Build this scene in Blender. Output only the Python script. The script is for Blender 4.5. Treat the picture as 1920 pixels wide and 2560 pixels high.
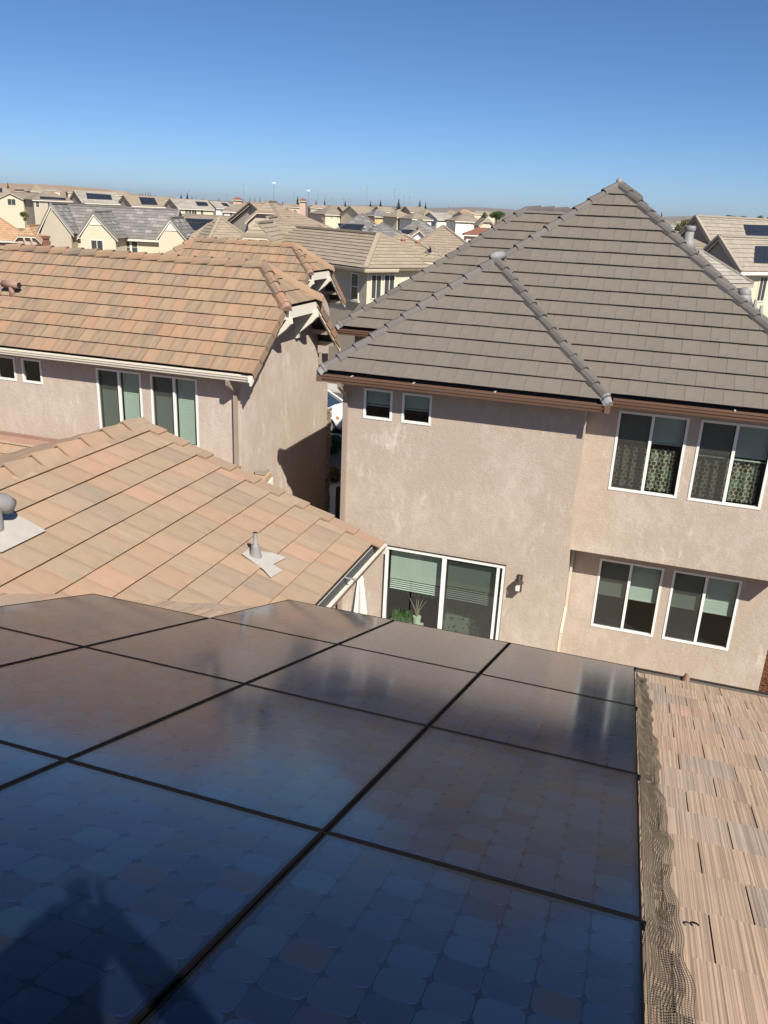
import bpy, bmesh, math, random
from mathutils import Vector, Matrix
random.seed(7)
for o in list(bpy.data.objects):
    bpy.data.objects.remove(o)
SC = bpy.context.scene
COL = SC.collection
H = 8.8                       # height of the camera above the ground
# ------------------------------------------------------------------ camera
cam = bpy.data.cameras.new('camera')
cam.sensor_fit = 'HORIZONTAL'; cam.sensor_width = 36.0; cam.lens = 38.83
cam.clip_start = 0.05; cam.clip_end = 60000
camo = bpy.data.objects.new('camera', cam); COL.objects.link(camo)
CR = Vector((0.94746755, 0.31686543, 0.04360672))
CD = Vector((0.1482145, -0.31412922, -0.93773946))
CF = Vector((-0.28343907, 0.89494085, -0.34459129))
camo.matrix_world = Matrix(((CR.x, -CD.x, -CF.x, 0), (CR.y, -CD.y, -CF.y, 0), (CR.z, -CD.z, -CF.z, H), (0, 0, 0, 1)))
SC.camera = camo
# ------------------------------------------------------------------ light
SUN = Vector((0.93, -1.0, 1.28)).normalized()
EL = math.asin(SUN.z); AZ = math.atan2(SUN.x, SUN.y)
world = bpy.data.worlds.new('World'); SC.world = world; world.use_nodes = True
wn = world.node_tree
sky = wn.nodes.new('ShaderNodeTexSky'); sky.sky_type = 'NISHITA'; sky.sun_disc = False
sky.sun_elevation = EL; sky.sun_rotation = AZ; sky.altitude = 0
sky.air_density = 0.56; sky.dust_density = 0.46; sky.ozone_density = 6.5
hsv = wn.nodes.new('ShaderNodeHueSaturation'); hsv.inputs['Saturation'].default_value = 1.07; hsv.inputs['Value'].default_value = 1.08
wn.links.new(sky.outputs[0], hsv.inputs['Color'])
wn.links.new(hsv.outputs[0], wn.nodes['Background'].inputs[0])
wn.nodes['Background'].inputs[1].default_value = 0.069
sl = bpy.data.lights.new('sun', 'SUN'); sl.energy = 4.6; sl.angle = math.radians(0.53); sl.color = (1.0, 0.94, 0.84)
so = bpy.data.objects.new('sun', sl); COL.objects.link(so)
so.rotation_euler = (-SUN).to_track_quat('-Z', 'Y').to_euler(); so.location = (20, -20, 40)
vs = SC.view_settings
vs.view_transform = 'Standard'; vs.look = 'None'; vs.exposure = 0.6; vs.gamma = 1.0; vs.use_curve_mapping = False
SC.render.engine = 'CYCLES'
SC.cycles.use_denoising = True
SC.cycles.max_bounces = 8; SC.cycles.transparent_max_bounces = 16
SC.cycles.caustics_reflective = False; SC.cycles.caustics_refractive = False
SC.cycles.sample_clamp_indirect = 6.0

# ------------------------------------------------------------------ helpers
def P(x, y, z): return Vector((x, y, z + H))          # z given from camera height

def at(px, py, depth):
    """point seen at photo pixel (1920x2560) at a distance `depth` along the view axis"""
    return Vector((0, 0, H)) + (CF + CR * ((px - 960) / 2071.0) + CD * ((py - 1280) / 2071.0)) * depth

def link(o, parent=None):
    COL.objects.link(o)
    if parent is not None:
        o.parent = parent
        m = parent_matrix(parent)
        o.matrix_parent_inverse = m.inverted()
    return o

def parent_matrix(p):
    m = p.matrix_basis.copy()
    if p.parent:
        return parent_matrix(p.parent) @ p.matrix_parent_inverse @ m
    return m

def thing(name, label, cat, loc=(0, 0, 0), group=None):
    o = bpy.data.objects.new(name, None); o.empty_display_size = .3
    COL.objects.link(o); o.location = loc
    o['label'] = label; o['category'] = cat
    if group: o['group'] = group
    return o

def tag(o, label, cat, group=None):
    o['label'] = label; o['category'] = cat
    if group: o['group'] = group
    return o

def mk(verts, faces, mat=None, smooth=False):
    me = bpy.data.meshes.new('m')
    me.from_pydata([tuple(v) for v in verts], [], faces)
    if mat: me.materials.append(mat)
    if smooth:
        me.polygons.foreach_set('use_smooth', [True] * len(me.polygons))
    me.update()
    return me

def part(name, verts, faces, mat, parent, smooth=False):
    return link(bpy.data.objects.new(name, mk(verts, faces, mat, smooth)), parent)

class MB:
    """collects boxes, tubes, prisms into one mesh"""
    def __init__(s): s.v = []; s.f = []
    def add(s, vs, fs):
        b = len(s.v); s.v += [Vector(v) for v in vs]; s.f += [tuple(b + i for i in f) for f in fs]; return s
    def box(s, a, b):
        x0, y0, z0 = a; x1, y1, z1 = b
        return s.add([(x0,y0,z0),(x1,y0,z0),(x1,y1,z0),(x0,y1,z0),(x0,y0,z1),(x1,y0,z1),(x1,y1,z1),(x0,y1,z1)],
              [(0,3,2,1),(4,5,6,7),(0,1,5,4),(1,2,6,5),(2,3,7,6),(3,0,4,7)])
    def obox(s, o, ex, ey, ez):
        o = Vector(o); ex = Vector(ex); ey = Vector(ey); ez = Vector(ez)
        v = [o, o+ex, o+ex+ey, o+ey]; v += [q + ez for q in v]
        return s.add(v, [(0,3,2,1),(4,5,6,7),(0,1,5,4),(1,2,6,5),(2,3,7,6),(3,0,4,7)])
    def bar(s, a, b, w, h, up=Vector((0,0,1))):
        a = Vector(a); b = Vector(b); d = (b - a).normalized()
        r = d.cross(up)
        if r.length < 1e-4: r = d.cross(Vector((1,0,0)))
        r.normalize(); u = r.cross(d).normalized()
        return s.obox(a - r*w/2 - u*h/2, r*w, b - a, u*h)
    def tube(s, pts, rad, n=8, cap=True):
        pts = [Vector(p) for p in pts]
        if not hasattr(rad, '__len__'): rad = [rad] * len(pts)
        b = len(s.v)
        for i, p in enumerate(pts):
            d = (pts[min(i+1, len(pts)-1)] - pts[max(i-1, 0)]).normalized()
            r = d.cross(Vector((0, 0, 1)))
            if r.length < 1e-3: r = d.cross(Vector((1, 0, 0)))
            r.normalize(); u = r.cross(d)
            for k in range(n):
                a = 2*math.pi*k/n
                s.v.append(p + (r*math.cos(a) + u*math.sin(a)) * rad[i])
        for i in range(len(pts)-1):
            for k in range(n):
                k2 = (k+1) % n
                s.f.append((b+i*n+k, b+i*n+k2, b+(i+1)*n+k2, b+(i+1)*n+k))
        if cap:
            s.f.append(tuple(b+k for k in reversed(range(n))))
            s.f.append(tuple(b+(len(pts)-1)*n+k for k in range(n)))
        return s
    def prism(s, poly, ext):
        """closed polygon extruded along ext"""
        n = len(poly); ext = Vector(ext)
        v = [Vector(p) for p in poly]
        return s.add(v + [p + ext for p in v], [tuple(reversed(range(n))), tuple(range(n, 2*n))] + [(i, (i+1) % n, n+(i+1) % n, n+i) for i in range(n)])
    def build(s, name, mat, parent=None, smooth=False):
        o = part(name, s.v, s.f, mat, parent, smooth)
        bm = bmesh.new(); bm.from_mesh(o.data); bmesh.ops.recalc_face_normals(bm, faces=bm.faces); bm.to_mesh(o.data); bm.free()
        return o

# ------------------------------------------------------------------ materials
class NT:
    def __init__(s, name):
        s.m = bpy.data.materials.new(name); s.m.use_nodes = True
        s.t = s.m.node_tree; s.t.nodes.clear()
        s.out = s.t.nodes.new('ShaderNodeOutputMaterial')
    def n(s, typ, ins=None, **kw):
        nd = s.t.nodes.new('ShaderNode' + typ)
        for k, v in kw.items(): setattr(nd, k, v)
        for k, v in (ins or {}).items():
            if isinstance(v, bpy.types.NodeSocket): s.t.links.new(v, nd.inputs[k])
            else: nd.inputs[k].default_value = v
        return nd
    def math(s, op, a, b=0.0, c=None):
        d = {0: a, 1: b}
        if c is not None: d[2] = c
        return s.n('Math', d, operation=op).outputs[0]
    def ramp(s, fac, stops, interp='LINEAR'):
        nd = s.n('ValToRGB', {0: fac}); cr = nd.color_ramp; cr.interpolation = interp
        while len(cr.elements) < len(stops): cr.elements.new(.5)
        for e, (p, c) in zip(cr.elements, stops):
            e.position = p; e.color = (*c, 1) if len(c) == 3 else c
        return nd.outputs[0]
    def mix(s, fac, a, b, mode='MIX'):
        nd = s.n('Mix', data_type='RGBA', blend_type=mode)
        for sock, v in ((nd.inputs[0], fac), (nd.inputs[6], a), (nd.inputs[7], b)):
            if isinstance(v, bpy.types.NodeSocket): s.t.links.new(v, sock)
            else: sock.default_value = (*v, 1) if hasattr(v, '__len__') and len(v) == 3 else v
        return nd.outputs[2]
    def noise(s, vec, scale, detail=3, rough=.55, dims='3D', w=None):
        ins = {'Scale': scale, 'Detail': detail, 'Roughness': rough}
        nd = s.n('TexNoise', noise_dimensions=dims)
        for k, v in ins.items(): nd.inputs[k].default_value = v
        if vec is not None: s.t.links.new(vec, nd.inputs['Vector'])
        if w is not None: s.t.links.new(w, nd.inputs['W'])
        return nd.outputs['Fac']
    def map(s, vec, scale=(1,1,1), loc=(0,0,0), rot=(0,0,0)):
        return s.n('Mapping', {'Vector': vec, 'Scale': scale, 'Location': loc, 'Rotation': rot}).outputs[0]
    def bump(s, h, strength=.3, dist=.01):
        return s.n('Bump', {'Height': h, 'Strength': strength, 'Distance': dist}).outputs[0]
    def bsdf(s, color, rough=.8, normal=None, spec=.3, metal=0.0, **kw):
        nd = s.n('BsdfPrincipled')
        def setp(k, v):
            if isinstance(v, bpy.types.NodeSocket): s.t.links.new(v, nd.inputs[k])
            elif hasattr(v, '__len__') and len(v) == 3: nd.inputs[k].default_value = (*v, 1)
            else: nd.inputs[k].default_value = v
        setp('Base Color', color); setp('Roughness', rough); setp('Specular IOR Level', spec); setp('Metallic', metal)
        for k, v in kw.items(): setp(k, v)
        if normal is not None: s.t.links.new(normal, nd.inputs['Normal'])
        return nd.outputs[0]
    def done(s, sh):
        s.t.links.new(sh, s.out.inputs[0]); return s.m
    def obj(s): return s.n('TexCoord').outputs['Object']
    def rand(s): return s.n('ObjectInfo').outputs['Random']

def plain(name, col, rough=.6, spec=.3, metal=0.0, var=.12, scale=3.0, bump=0.0):
    t = NT(name); c = t.obj()
    n1 = t.noise(c, scale, 4)
    k = t.math('MULTIPLY_ADD', n1, 2*var, 1 - var)
    colr = t.mix(1.0, col, t.n('CombineColor', {0: k, 1: k, 2: k}).outputs[0], 'MULTIPLY')
    nrm = t.bump(t.noise(c, 90, 2), bump, .004) if bump else None
    return t.done(t.bsdf(colr, rough, nrm, spec, metal))

def stucco(name, base, pale, amt=.55, seed=0.0, thr=(.50, .72), drips=.0):
    t = NT(name); c = t.map(t.obj(), loc=(seed, seed*.7, 0))
    wc = t.n('VectorMath', {0: c, 1: t.n('VectorMath', {0: t.n('TexNoise', {'Vector': c, 'Scale': 3.0, 'Detail': 4.0}).outputs['Color'], 'Scale': .25}, operation='SCALE').outputs[0]}, operation='ADD').outputs[0]
    big = t.noise(t.map(wc, (1.0, 1.0, .8)), .6, 4, .6)
    med = t.noise(t.map(wc, (1, 1, .5)), 4.0, 9, .74)
    f = t.math('ADD', t.math('MULTIPLY', big, .55), t.math('MULTIPLY', med, .55))
    fac = t.ramp(f, [(thr[0], (0, 0, 0)), (thr[1], (amt, amt, amt))])
    fine = t.noise(c, 55, 3, .6)
    col = t.mix(fac, base, pale)
    drip = t.math('MULTIPLY', t.noise(t.map(wc, (1, 1, .22)), 7.5, 7, .75), t.math('ADD', t.noise(c, 1.1, 3, .6), .45))
    dr = t.ramp(drip, [(.56, (0, 0, 0)), (.74, (drips, drips, drips))])
    blot = t.ramp(t.noise(t.map(wc, (1, 1, .8)), 13.0, 6, .78), [(.52, (0, 0, 0)), (.70, (drips*.55, drips*.55, drips*.55))])
    col = t.mix(dr, col, tuple(min(1, k*1.16) for k in pale)); col = t.mix(t.math('MULTIPLY', blot, t.math('MULTIPLY_ADD', fac, 1.0, .25)), col, pale)
    k = t.math('MULTIPLY_ADD', fine, .22, .89)
    col = t.mix(1.0, col, t.n('CombineColor', {0: k, 1: k, 2: k}).outputs[0], 'MULTIPLY')
    h = t.math('ADD', t.noise(c, 42, 4, .65), t.math('MULTIPLY', t.noise(c, 14, 2), .8))
    return t.done(t.bsdf(col, .92, t.bump(h, .55, .012), .15))

def tilemat(name, stops, streak=.35, edge=0.0, rough=.85, lines=0.0, vari=.10):
    """per-tile tone from the object's random number, or from the face attribute on joined tiles"""
    t = NT(name)
    tone = t.math('FRACT', t.math('ADD', t.rand(), t.n('Attribute', attribute_name='tone').outputs['Fac']))
    uv = t.n('UVMap', uv_map='UVMap').outputs[0]
    w = t.math('MULTIPLY', tone, 57.0)
    base = t.ramp(tone, stops)
    st = t.noise(t.map(uv, (14, 1.1, 1)), 1.0, 3, .6, '4D', w)
    tone2 = t.math('FRACT', t.math('ADD', tone, t.math('MULTIPLY_ADD', st, .9, .15)))
    alt = t.ramp(tone2, stops)
    col = t.mix(t.math('MULTIPLY', t.ramp(st, [(.35, (0,0,0)), (.65, (1,1,1))]), streak), base, alt)
    wob = t.noise(t.obj(), 5.0, 4, .6)
    k = t.math('MULTIPLY_ADD', wob, .3, .85)
    k = t.math('MULTIPLY', k, t.math('MULTIPLY_ADD', t.math('FRACT', t.math('MULTIPLY', tone, 7.31)), vari, 1 - vari/2))
    h = t.noise(uv, 70, 3, .6, '4D', w)
    if edge:  # groove shading along the tile sides, painted into the colour
        ux = t.n('SeparateXYZ', {0: uv}).outputs[0]
        ed = t.ramp(t.math('ADD', t.math('DIVIDE', ux, .305), t.math('MULTIPLY_ADD', st, .5, -.25)), [(.0, (.55, .55, .55)), (.10, (0, 0, 0)), (.80, (0, 0, 0)), (.97, (1, 1, 1))])
        k = t.math('MULTIPLY', k, t.math('MULTIPLY_ADD', ed, -edge, 1.0))
    if lines:
        ln = t.noise(t.map(uv, (95, .25, 1)), 1.0, 2.0, .6, '4D', w)
        lf = t.ramp(ln, [(.34, (0, 0, 0)), (.62, (1, 1, 1))])
        k = t.math('MULTIPLY', k, t.math('MULTIPLY_ADD', lf, lines, 1 - lines*.62))
        h = t.math('ADD', t.math('MULTIPLY', h, .4), t.math('MULTIPLY', lf, .9))
    col = t.mix(1.0, col, t.n('CombineColor', {0: k, 1: k, 2: k}).outputs[0], 'MULTIPLY')
    return t.done(t.bsdf(col, rough, t.bump(h, .4, .004), .2))

M = {}
M['stuccoC'] = stucco('stucco_taupe', (.452, .370, .300), (.67, .60, .515), .42, 3.0, (.52, .70), .5)
M['stuccoB'] = stucco('stucco_mauve', (.462, .380, .315), (.67, .60, .52), .42, 9.0, (.53, .70), .6)
M['cream'] = stucco('stucco_cream', (.62, .54, .40), (.68, .61, .48), .4, 4.0)
M['tan'] = stucco('stucco_tan', (.46, .40, .31), (.54, .48, .39), .4, 2.0)
M['white_st'] = stucco('stucco_white', (.74, .71, .64), (.78, .76, .70), .3, 5.0)
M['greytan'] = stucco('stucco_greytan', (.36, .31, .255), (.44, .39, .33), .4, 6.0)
M['tileB'] = tilemat('tile_terracotta_blend', [(0, (0.303, 0.213, 0.135)), (.18, (0.333, 0.230, 0.144)), (.34, (0.367, 0.205, 0.131)), (.46, (0.311, 0.213, 0.138)), (.58, (0.266, 0.207, 0.141)), (.67, (0.175, 0.149, 0.124)), (.76, (0.214, 0.172, 0.135)), (.86, (0.345, 0.216, 0.138)), (1, (0.303, 0.213, 0.135))], .9, .17)
M['tileW'] = tilemat('tile_pale_terracotta', [(0, (0.362, 0.260, 0.175)), (.22, (0.380, 0.264, 0.175)), (.40, (0.407, 0.251, 0.171)), (.54, (0.365, 0.264, 0.180)), (.66, (0.313, 0.247, 0.177)), (.74, (0.264, 0.219, 0.167)), (.82, (0.320, 0.249, 0.177)), (.90, (0.388, 0.260, 0.175)), (1, (0.362, 0.260, 0.175))], .65, .10)
M['tileM'] = tilemat('tile_ribbed_tan', [(0, (0.454, 0.327, 0.226)), (.22, (0.468, 0.332, 0.226)), (.42, (0.485, 0.314, 0.222)), (.58, (0.443, 0.328, 0.233)), (.74, (0.384, 0.307, 0.240)), (.86, (0.468, 0.332, 0.222)), (1, (0.454, 0.327, 0.226))], .4, lines=.60)
M['tileC'] = tilemat('tile_grey_brown', [(0, (.165, .142, .120)), (.5, (.172, .148, .125)), (1, (.158, .136, .115))], .2, vari=.045)
M['capC'] = tilemat('ridge_tile_grey', [(0, (.128, .116, .107)), (.5, (.150, .136, .125)), (1, (.112, .102, .095))], .3)
M['deck'] = plain('roof_underlay', (.035, .03, .028), .9)
M['vinyl'] = plain('white_vinyl', (.80, .79, .76), .45, .4, var=.03)
M['white'] = plain('white_paint', (.72, .67, .57), .55, .35, var=.06, scale=6)
M['creamtrim'] = plain('cream_trim', (.60, .52, .40), .6, .3, var=.06)
M['gutC'] = plain('brown_gutter_paint', (.165, .095, .066), .35, .5, var=.1, scale=2)
M['taupe_trim'] = plain('taupe_trim', (.33, .265, .215), .6, .3)
M['black_metal'] = plain('black_anodised', (.006, .006, .008), .6, .06)
M['mortar'] = plain('grey_mortar', (.25, .25, .255), .8, .2, var=.2, scale=14)
M['grey_metal'] = plain('grey_galvanised', (.36, .36, .37), .5, .5, var=.15, scale=12)
M['lead'] = plain('lead_flashing', (.42, .39, .35), .65, .4, var=.15, scale=9)
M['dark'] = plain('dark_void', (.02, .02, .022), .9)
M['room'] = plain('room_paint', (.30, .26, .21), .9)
M['blind'] = plain('blind_slat', (.64, .67, .62), .5, .3, var=.02)
M['bronze'] = plain('bronze_lamp', (.06, .045, .035), .5, .5)
M['terra'] = plain('terracotta_flashing', (.31, .19, .145), .7)
M['wood'] = plain('fence_wood', (.10, .07, .05), .85, .2, var=.3, scale=8)
def schlick(t, f0=.04, boost=1.0):
    fac = t.n('LayerWeight', {'Blend': .5}).outputs['Facing']
    return t.math('MINIMUM', t.math('MULTIPLY', t.math('MULTIPLY_ADD', t.math('POWER', fac, 5.0), 1-f0, f0), boost), .97)
def glass_mat(name, tint, rough=.0, ior=1.5, boost=1.0):
    t = NT(name)
    fr = schlick(t, .045)
    tr = t.n('BsdfTransparent', {'Color': (*tint, 1)}).outputs[0]
    gl = t.n('BsdfGlossy', {'Color': (1, 1, 1, 1), 'Roughness': rough}).outputs[0]
    return t.done(t.n('MixShader', {0: t.math('MULTIPLY', fr, boost), 1: tr, 2: gl}).outputs[0])
M['glass'] = glass_mat('window_glass', (.66, .745, .70), .01, 1.52, 1.5)
def screen_mat():
    t = NT('insect_screen')
    tr = t.n('BsdfTransparent', {'Color': (1, 1, 1, 1)}).outputs[0]
    d = t.bsdf((.07, .066, .058), .9)
    return t.done(t.n('MixShader', {0: .52, 1: tr, 2: d}).outputs[0])
M['screen'] = screen_mat()
# ------------------------------------------------------------------ roof tiles
def clip_poly(subj, clip):
    """Sutherland-Hodgman; clip is convex and counter-clockwise"""
    out = subj
    for i in range(len(clip)):
        a = clip[i]; b = clip[(i+1) % len(clip)]
        inp = out; out = []
        if not inp: return []
        ex, ey = b[0]-a[0], b[1]-a[1]
        def side(p): return ex*(p[1]-a[1]) - ey*(p[0]-a[0])
        for j in range(len(inp)):
            p = inp[j]; q = inp[(j+1) % len(inp)]
            sp, sq = side(p), side(q)
            if sp >= -1e-9: out.append(p)
            if (sp > 1e-9 and sq < -1e-9) or (sp < -1e-9 and sq > 1e-9):
                k = sp/(sp-sq); out.append((p[0]+(q[0]-p[0])*k, p[1]+(q[1]-p[1])*k))
    return out

def area2(p): return abs(sum(p[i][0]*p[(i+1) % len(p)][1]-p[(i+1) % len(p)][0]*p[i][1] for i in range(len(p))))/2

class Face:
    """a roof plane; eave from p[0] to p[1]; everything else up-slope"""
    def __init__(s, pts):
        s.p = [Vector(q) for q in pts]
        s.u = (s.p[1]-s.p[0]).normalized()
        n = Vector((0, 0, 0))
        for i in range(1, len(s.p)-1): n += (s.p[i]-s.p[0]).cross(s.p[i+1]-s.p[0])
        s.n = n.normalized()
        if s.n.z < 0: s.n = -s.n
        s.v = s.n.cross(s.u).normalized()
        if s.v.z < 0:
            s.u = -s.u; s.v = -s.v; s.o = s.p[1]
        else: s.o = s.p[0]
        q = [((k-s.o).dot(s.u), (k-s.o).dot(s.v)) for k in s.p]
        a = sum(q[i][0]*q[(i+1) % len(q)][1]-q[(i+1) % len(q)][0]*q[i][1] for i in range(len(q)))
        s.q = q if a > 0 else q[::-1]
    def w(s, u, v, h): return s.o + s.u*u + s.v*v + s.n*h

def tile_mesh(poly, u0, v0, expo, T, jit):
    top = lambda v: T + T*(1-(v-v0)/expo)
    vs = [(p[0]-u0, p[1]-v0, top(p[1])+jit+.008) for p in poly] + [(p[0]-u0, p[1]-v0, top(p[1])-T+jit+.028) for p in poly]
    n = len(poly)
    fs = [tuple(range(n)), tuple(range(2*n-1, n-1, -1))] + [((i+1) % n, i, n+i, n+(i+1) % n) for i in range(n)]
    return vs, fs

CAMP = Vector((0, 0, H))
def collect_tiles(face, w, expo, T=.03, stagger=.5, lap=.06, vmax=None, start=0.0, skip=None, gap=.0018):
    us = [p[0] for p in face.q]; vv = [p[1] for p in face.q]
    out = []
    v = start; r = 0
    while v < max(vv)-.02:
        off = (r % 2)*stagger*w + (random.random()*.02)
        u = math.floor((min(us)-w)/w)*w + off
        while u < max(us):
            rect = [(u+gap, v), (u+w-gap, v), (u+w-gap, v+expo+lap), (u+gap, v+expo+lap)]
            pl = clip_poly(rect, face.q)
            if len(pl) >= 3 and area2(pl) > .004:
                c = face.w(u+w/2, v+expo/2, 0)
                if not (skip and skip(c)):
                    full = len(pl) == 4 and abs(area2(pl) - area2(rect)) < 1e-6
                    out.append((area2(pl)/max(1, (c-CAMP).length_squared), face, pl if not full else rect, u, v, full, expo, T))
            u += w
        v += expo; r += 1
    return out

SHARED = {}
def put_tiles(tiles, roof, mat, limit=300, name='tile'):
    tiles = sorted(tiles, key=lambda t: -t[0])
    for t in tiles[:limit]:
        _, fc, pl, u, v, full, expo, T = t
        key = (round(pl[1][0]-pl[0][0], 4), expo, T, mat.name) if full else None
        if full and key in SHARED: me = SHARED[key]
        else:
            vs, fs = tile_mesh(pl, u, v, expo, T, 0)
            me = mk(vs, fs, mat)
            uvl = me.uv_layers.new(name='UVMap')
            for lp in me.loops:
                co = me.vertices[lp.vertex_index].co; uvl.data[lp.index].uv = (co.x, co.y)
            if full: SHARED[key] = me
        o = bpy.data.objects.new(name, me)
        o.matrix_basis = Matrix(((fc.u.x, fc.v.x, fc.n.x, 0), (fc.u.y, fc.v.y, fc.n.y, 0), (fc.u.z, fc.v.z, fc.n.z, 0), (0, 0, 0, 1)))
        j = (random.random()-.5)*.006
        o.location = fc.w(u, v, j)
        if full: o.rotation_euler.rotate_axis('Z', (random.random()-.5)*.006)
        link(o, roof)
    rest = tiles[limit:]
    if rest:
        V, F, tone, uvs = [], [], [], []
        for t in rest:
            _, fc, pl, u, v, full, expo, T = t
            vs, fs = tile_mesh(pl, u, v, expo, T, (random.random()-.5)*.005)
            b = len(V); V += [fc.w(u+q[0], v+q[1], q[2]) for q in vs]
            tn = random.random()
            for f in fs:
                F.append(tuple(b+i for i in f)); tone.append(tn)
                uvs += [(vs[i][0], vs[i][1]) for i in f]
        me = mk(V, F, mat)
        a = me.attributes.new('tone', 'FLOAT', 'FACE'); a.data.foreach_set('value', tone)
        ul = me.uv_layers.new(name='UVMap'); ul.data.foreach_set('uv', [c for q in uvs for c in q])
        o = link(bpy.data.objects.new(name+'_field', me), roof); o['kind'] = 'stuff'

def deck(name, polys, mat, parent, thick=.05):
    V, F = [], []
    for pl in polys:
        pl = [Vector(p) for p in pl]
        n = (pl[1]-pl[0]).cross(pl[2]-pl[0]).normalized()
        if n.z < 0: pl = pl[::-1]; n = -n
        b = len(V); k = len(pl)
        V += pl + [p - n*thick for p in pl]
        F += [tuple(b+i for i in range(k)), tuple(b+k+i for i in reversed(range(k)))] + [(b+(i+1) % k, b+i, b+k+i, b+k+(i+1) % k) for i in range(k)]
    return part(name, V, F, mat, parent)

CAPS = {}
def cap_mesh(w, h, L, mat, th=.022, rnd=True):
    key = (w, h, L, mat.name)
    if key in CAPS: return CAPS[key]
    prof = [(-w, -h*.62), (-w*.80, h*.02), (-w*.34, h*.46), (0, h*.50), (w*.34, h*.46), (w*.80, h*.02), (w, -h*.62)] if rnd else [(-w, -h*.5), (0, h*.3), (w, -h*.5)]
    n = len(prof); V = []
    for x, lift in ((0, .044), (L*1.13, .0)):
        V += [(x, p[0], p[1]+lift) for p in prof]
        V += [(x, p[0]*.97, p[1]+lift-th) for p in prof]
    F = []
    for i in range(n-1):
        F += [(i, i+1, 2*n+i+1, 2*n+i), (n+i+1, n+i, 3*n+i, 3*n+i+1), (i+1, i, n+i, n+i+1), (2*n+i, 2*n+i+1, 3*n+i+1, 3*n+i)]
    F += [(0, 2*n, 3*n, n), (n-1, 2*n-1, 4*n-1, 3*n-1)]
    me = mk(V, F, mat)
    uvl = me.uv_layers.new(name='UVMap')
    for lp in me.loops:
        co = me.vertices[lp.vertex_index].co; uvl.data[lp.index].uv = (co.y, co.x)
    CAPS[key] = me
    return me

def ridge_caps(parent, a, b, mat, w=.115, h=.13, L=.40, lift=.03, name='ridge_tile', up=Vector((0,0,1)), end=None, rnd=True):
    """overlapping caps from the low end a to the high end b"""
    a = Vector(a); b = Vector(b); d = (b-a); n = max(1, round(d.length/L)); Ls = d.length/n; d.normalize()
    side = d.cross(up).normalized(); u = side.cross(d).normalized()
    me = cap_mesh(w, h, round(Ls, 3), mat, rnd=rnd)
    for i in range(n):
        o = bpy.data.objects.new(name, me)
        o.matrix_basis = Matrix(((d.x, -side.x, u.x, 0), (d.y, -side.y, u.y, 0), (d.z, -side.z, u.z, 0), (0, 0, 0, 1)))
        o.location = a + d*(i*Ls) + u*(lift + random.random()*.006)
        o.rotation_euler.rotate_axis('Z', (random.random()-.5)*.03)
        link(o, parent)
    if end is not None:
        pr = [(-w, -h*.5), (-w*.7, h*.2), (-w*.3, h*.62), (w*.3, h*.62), (w*.7, h*.2), (w, -h*.5)]
        A = [a + side*p[0]*1.04 + u*(p[1]+lift+.038) + d*.06 for p in pr]
        B = [a + side*p[0]*.9 + u*(p[1]*.8+lift-.01) - d*.09 for p in pr]
        k = len(pr)
        part('end_cap', A+B, [tuple(reversed(range(k, 2*k)))] + [(i, i+1, k+i+1, k+i) for i in range(k-1)], end, parent)

def gutter(name, a, b, out, mat, parent, size=.125, depth=.13, prof=None):
    """K-style gutter along a-b whose outer side points to `out`"""
    a = Vector(a); b = Vector(b); out = Vector(out).normalized(); up = Vector((0, 0, 1))
    pr = prof or [(0, 0), (0, -depth), (size*.52, -depth), (size*.62, -depth*.72), (size*.80, -depth*.58), (size*.86, -depth*.30), (size, -depth*.18), (size, 0), (size*.90, 0), (size*.90, -.006)]
    inner = [(.004, 0), (.004, -depth+.004), (size*.50, -depth+.004), (size*.58, -depth*.70), (size*.76, -depth*.56), (size*.82, -depth*.28), (size-.005, -depth*.16), (size-.005, -.008), (size*.90, -.008)]
    poly = [a + out*p[0] + up*p[1] for p in pr] + [a + out*p[0] + up*p[1] for p in reversed(inner)]
    m = MB(); m.prism(poly, b-a)
    return m.build(name, mat, parent)

# ------------------------------------------------------------------ walls and windows
def wall(name, o, u, w, h, mat, parent, holes=(), reveal=.07, n=None):
    """upright wall from lower-left corner o along u; holes are (u0, u1, z0, z1)"""
    o = Vector(o); u = Vector(u).normalized(); up = Vector((0, 0, 1)); n = Vector(n) if n else u.cross(up)
    us = sorted({0, w, *[k for q in holes for k in q[:2]]}); zs = sorted({0, h, *[k for q in holes for k in q[2:]]})
    V, F = [], []
    def quad(a, b, c, d):
        k = len(V); V.extend([a, b, c, d]); F.append((k, k+1, k+2, k+3))
    for i in range(len(us)-1):
        for j in range(len(zs)-1):
            cu = (us[i]+us[i+1])/2; cz = (zs[j]+zs[j+1])/2
            if any(q[0] < cu < q[1] and q[2] < cz < q[3] for q in holes): continue
            g = lambda a, b: o + u*a + up*b
            quad(g(us[i], zs[j]), g(us[i+1], zs[j]), g(us[i+1], zs[j+1]), g(us[i], zs[j+1]))
    for q in holes:
        c = [o+u*q[0]+up*q[2], o+u*q[1]+up*q[2], o+u*q[1]+up*q[3], o+u*q[0]+up*q[3]]
        for i in range(4):
            a, b = c[i], c[(i+1) % 4]; quad(a, b, b-n*reveal, a-n*reveal)
    ob = part(name, V, F, mat, parent)
    return ob

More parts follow.
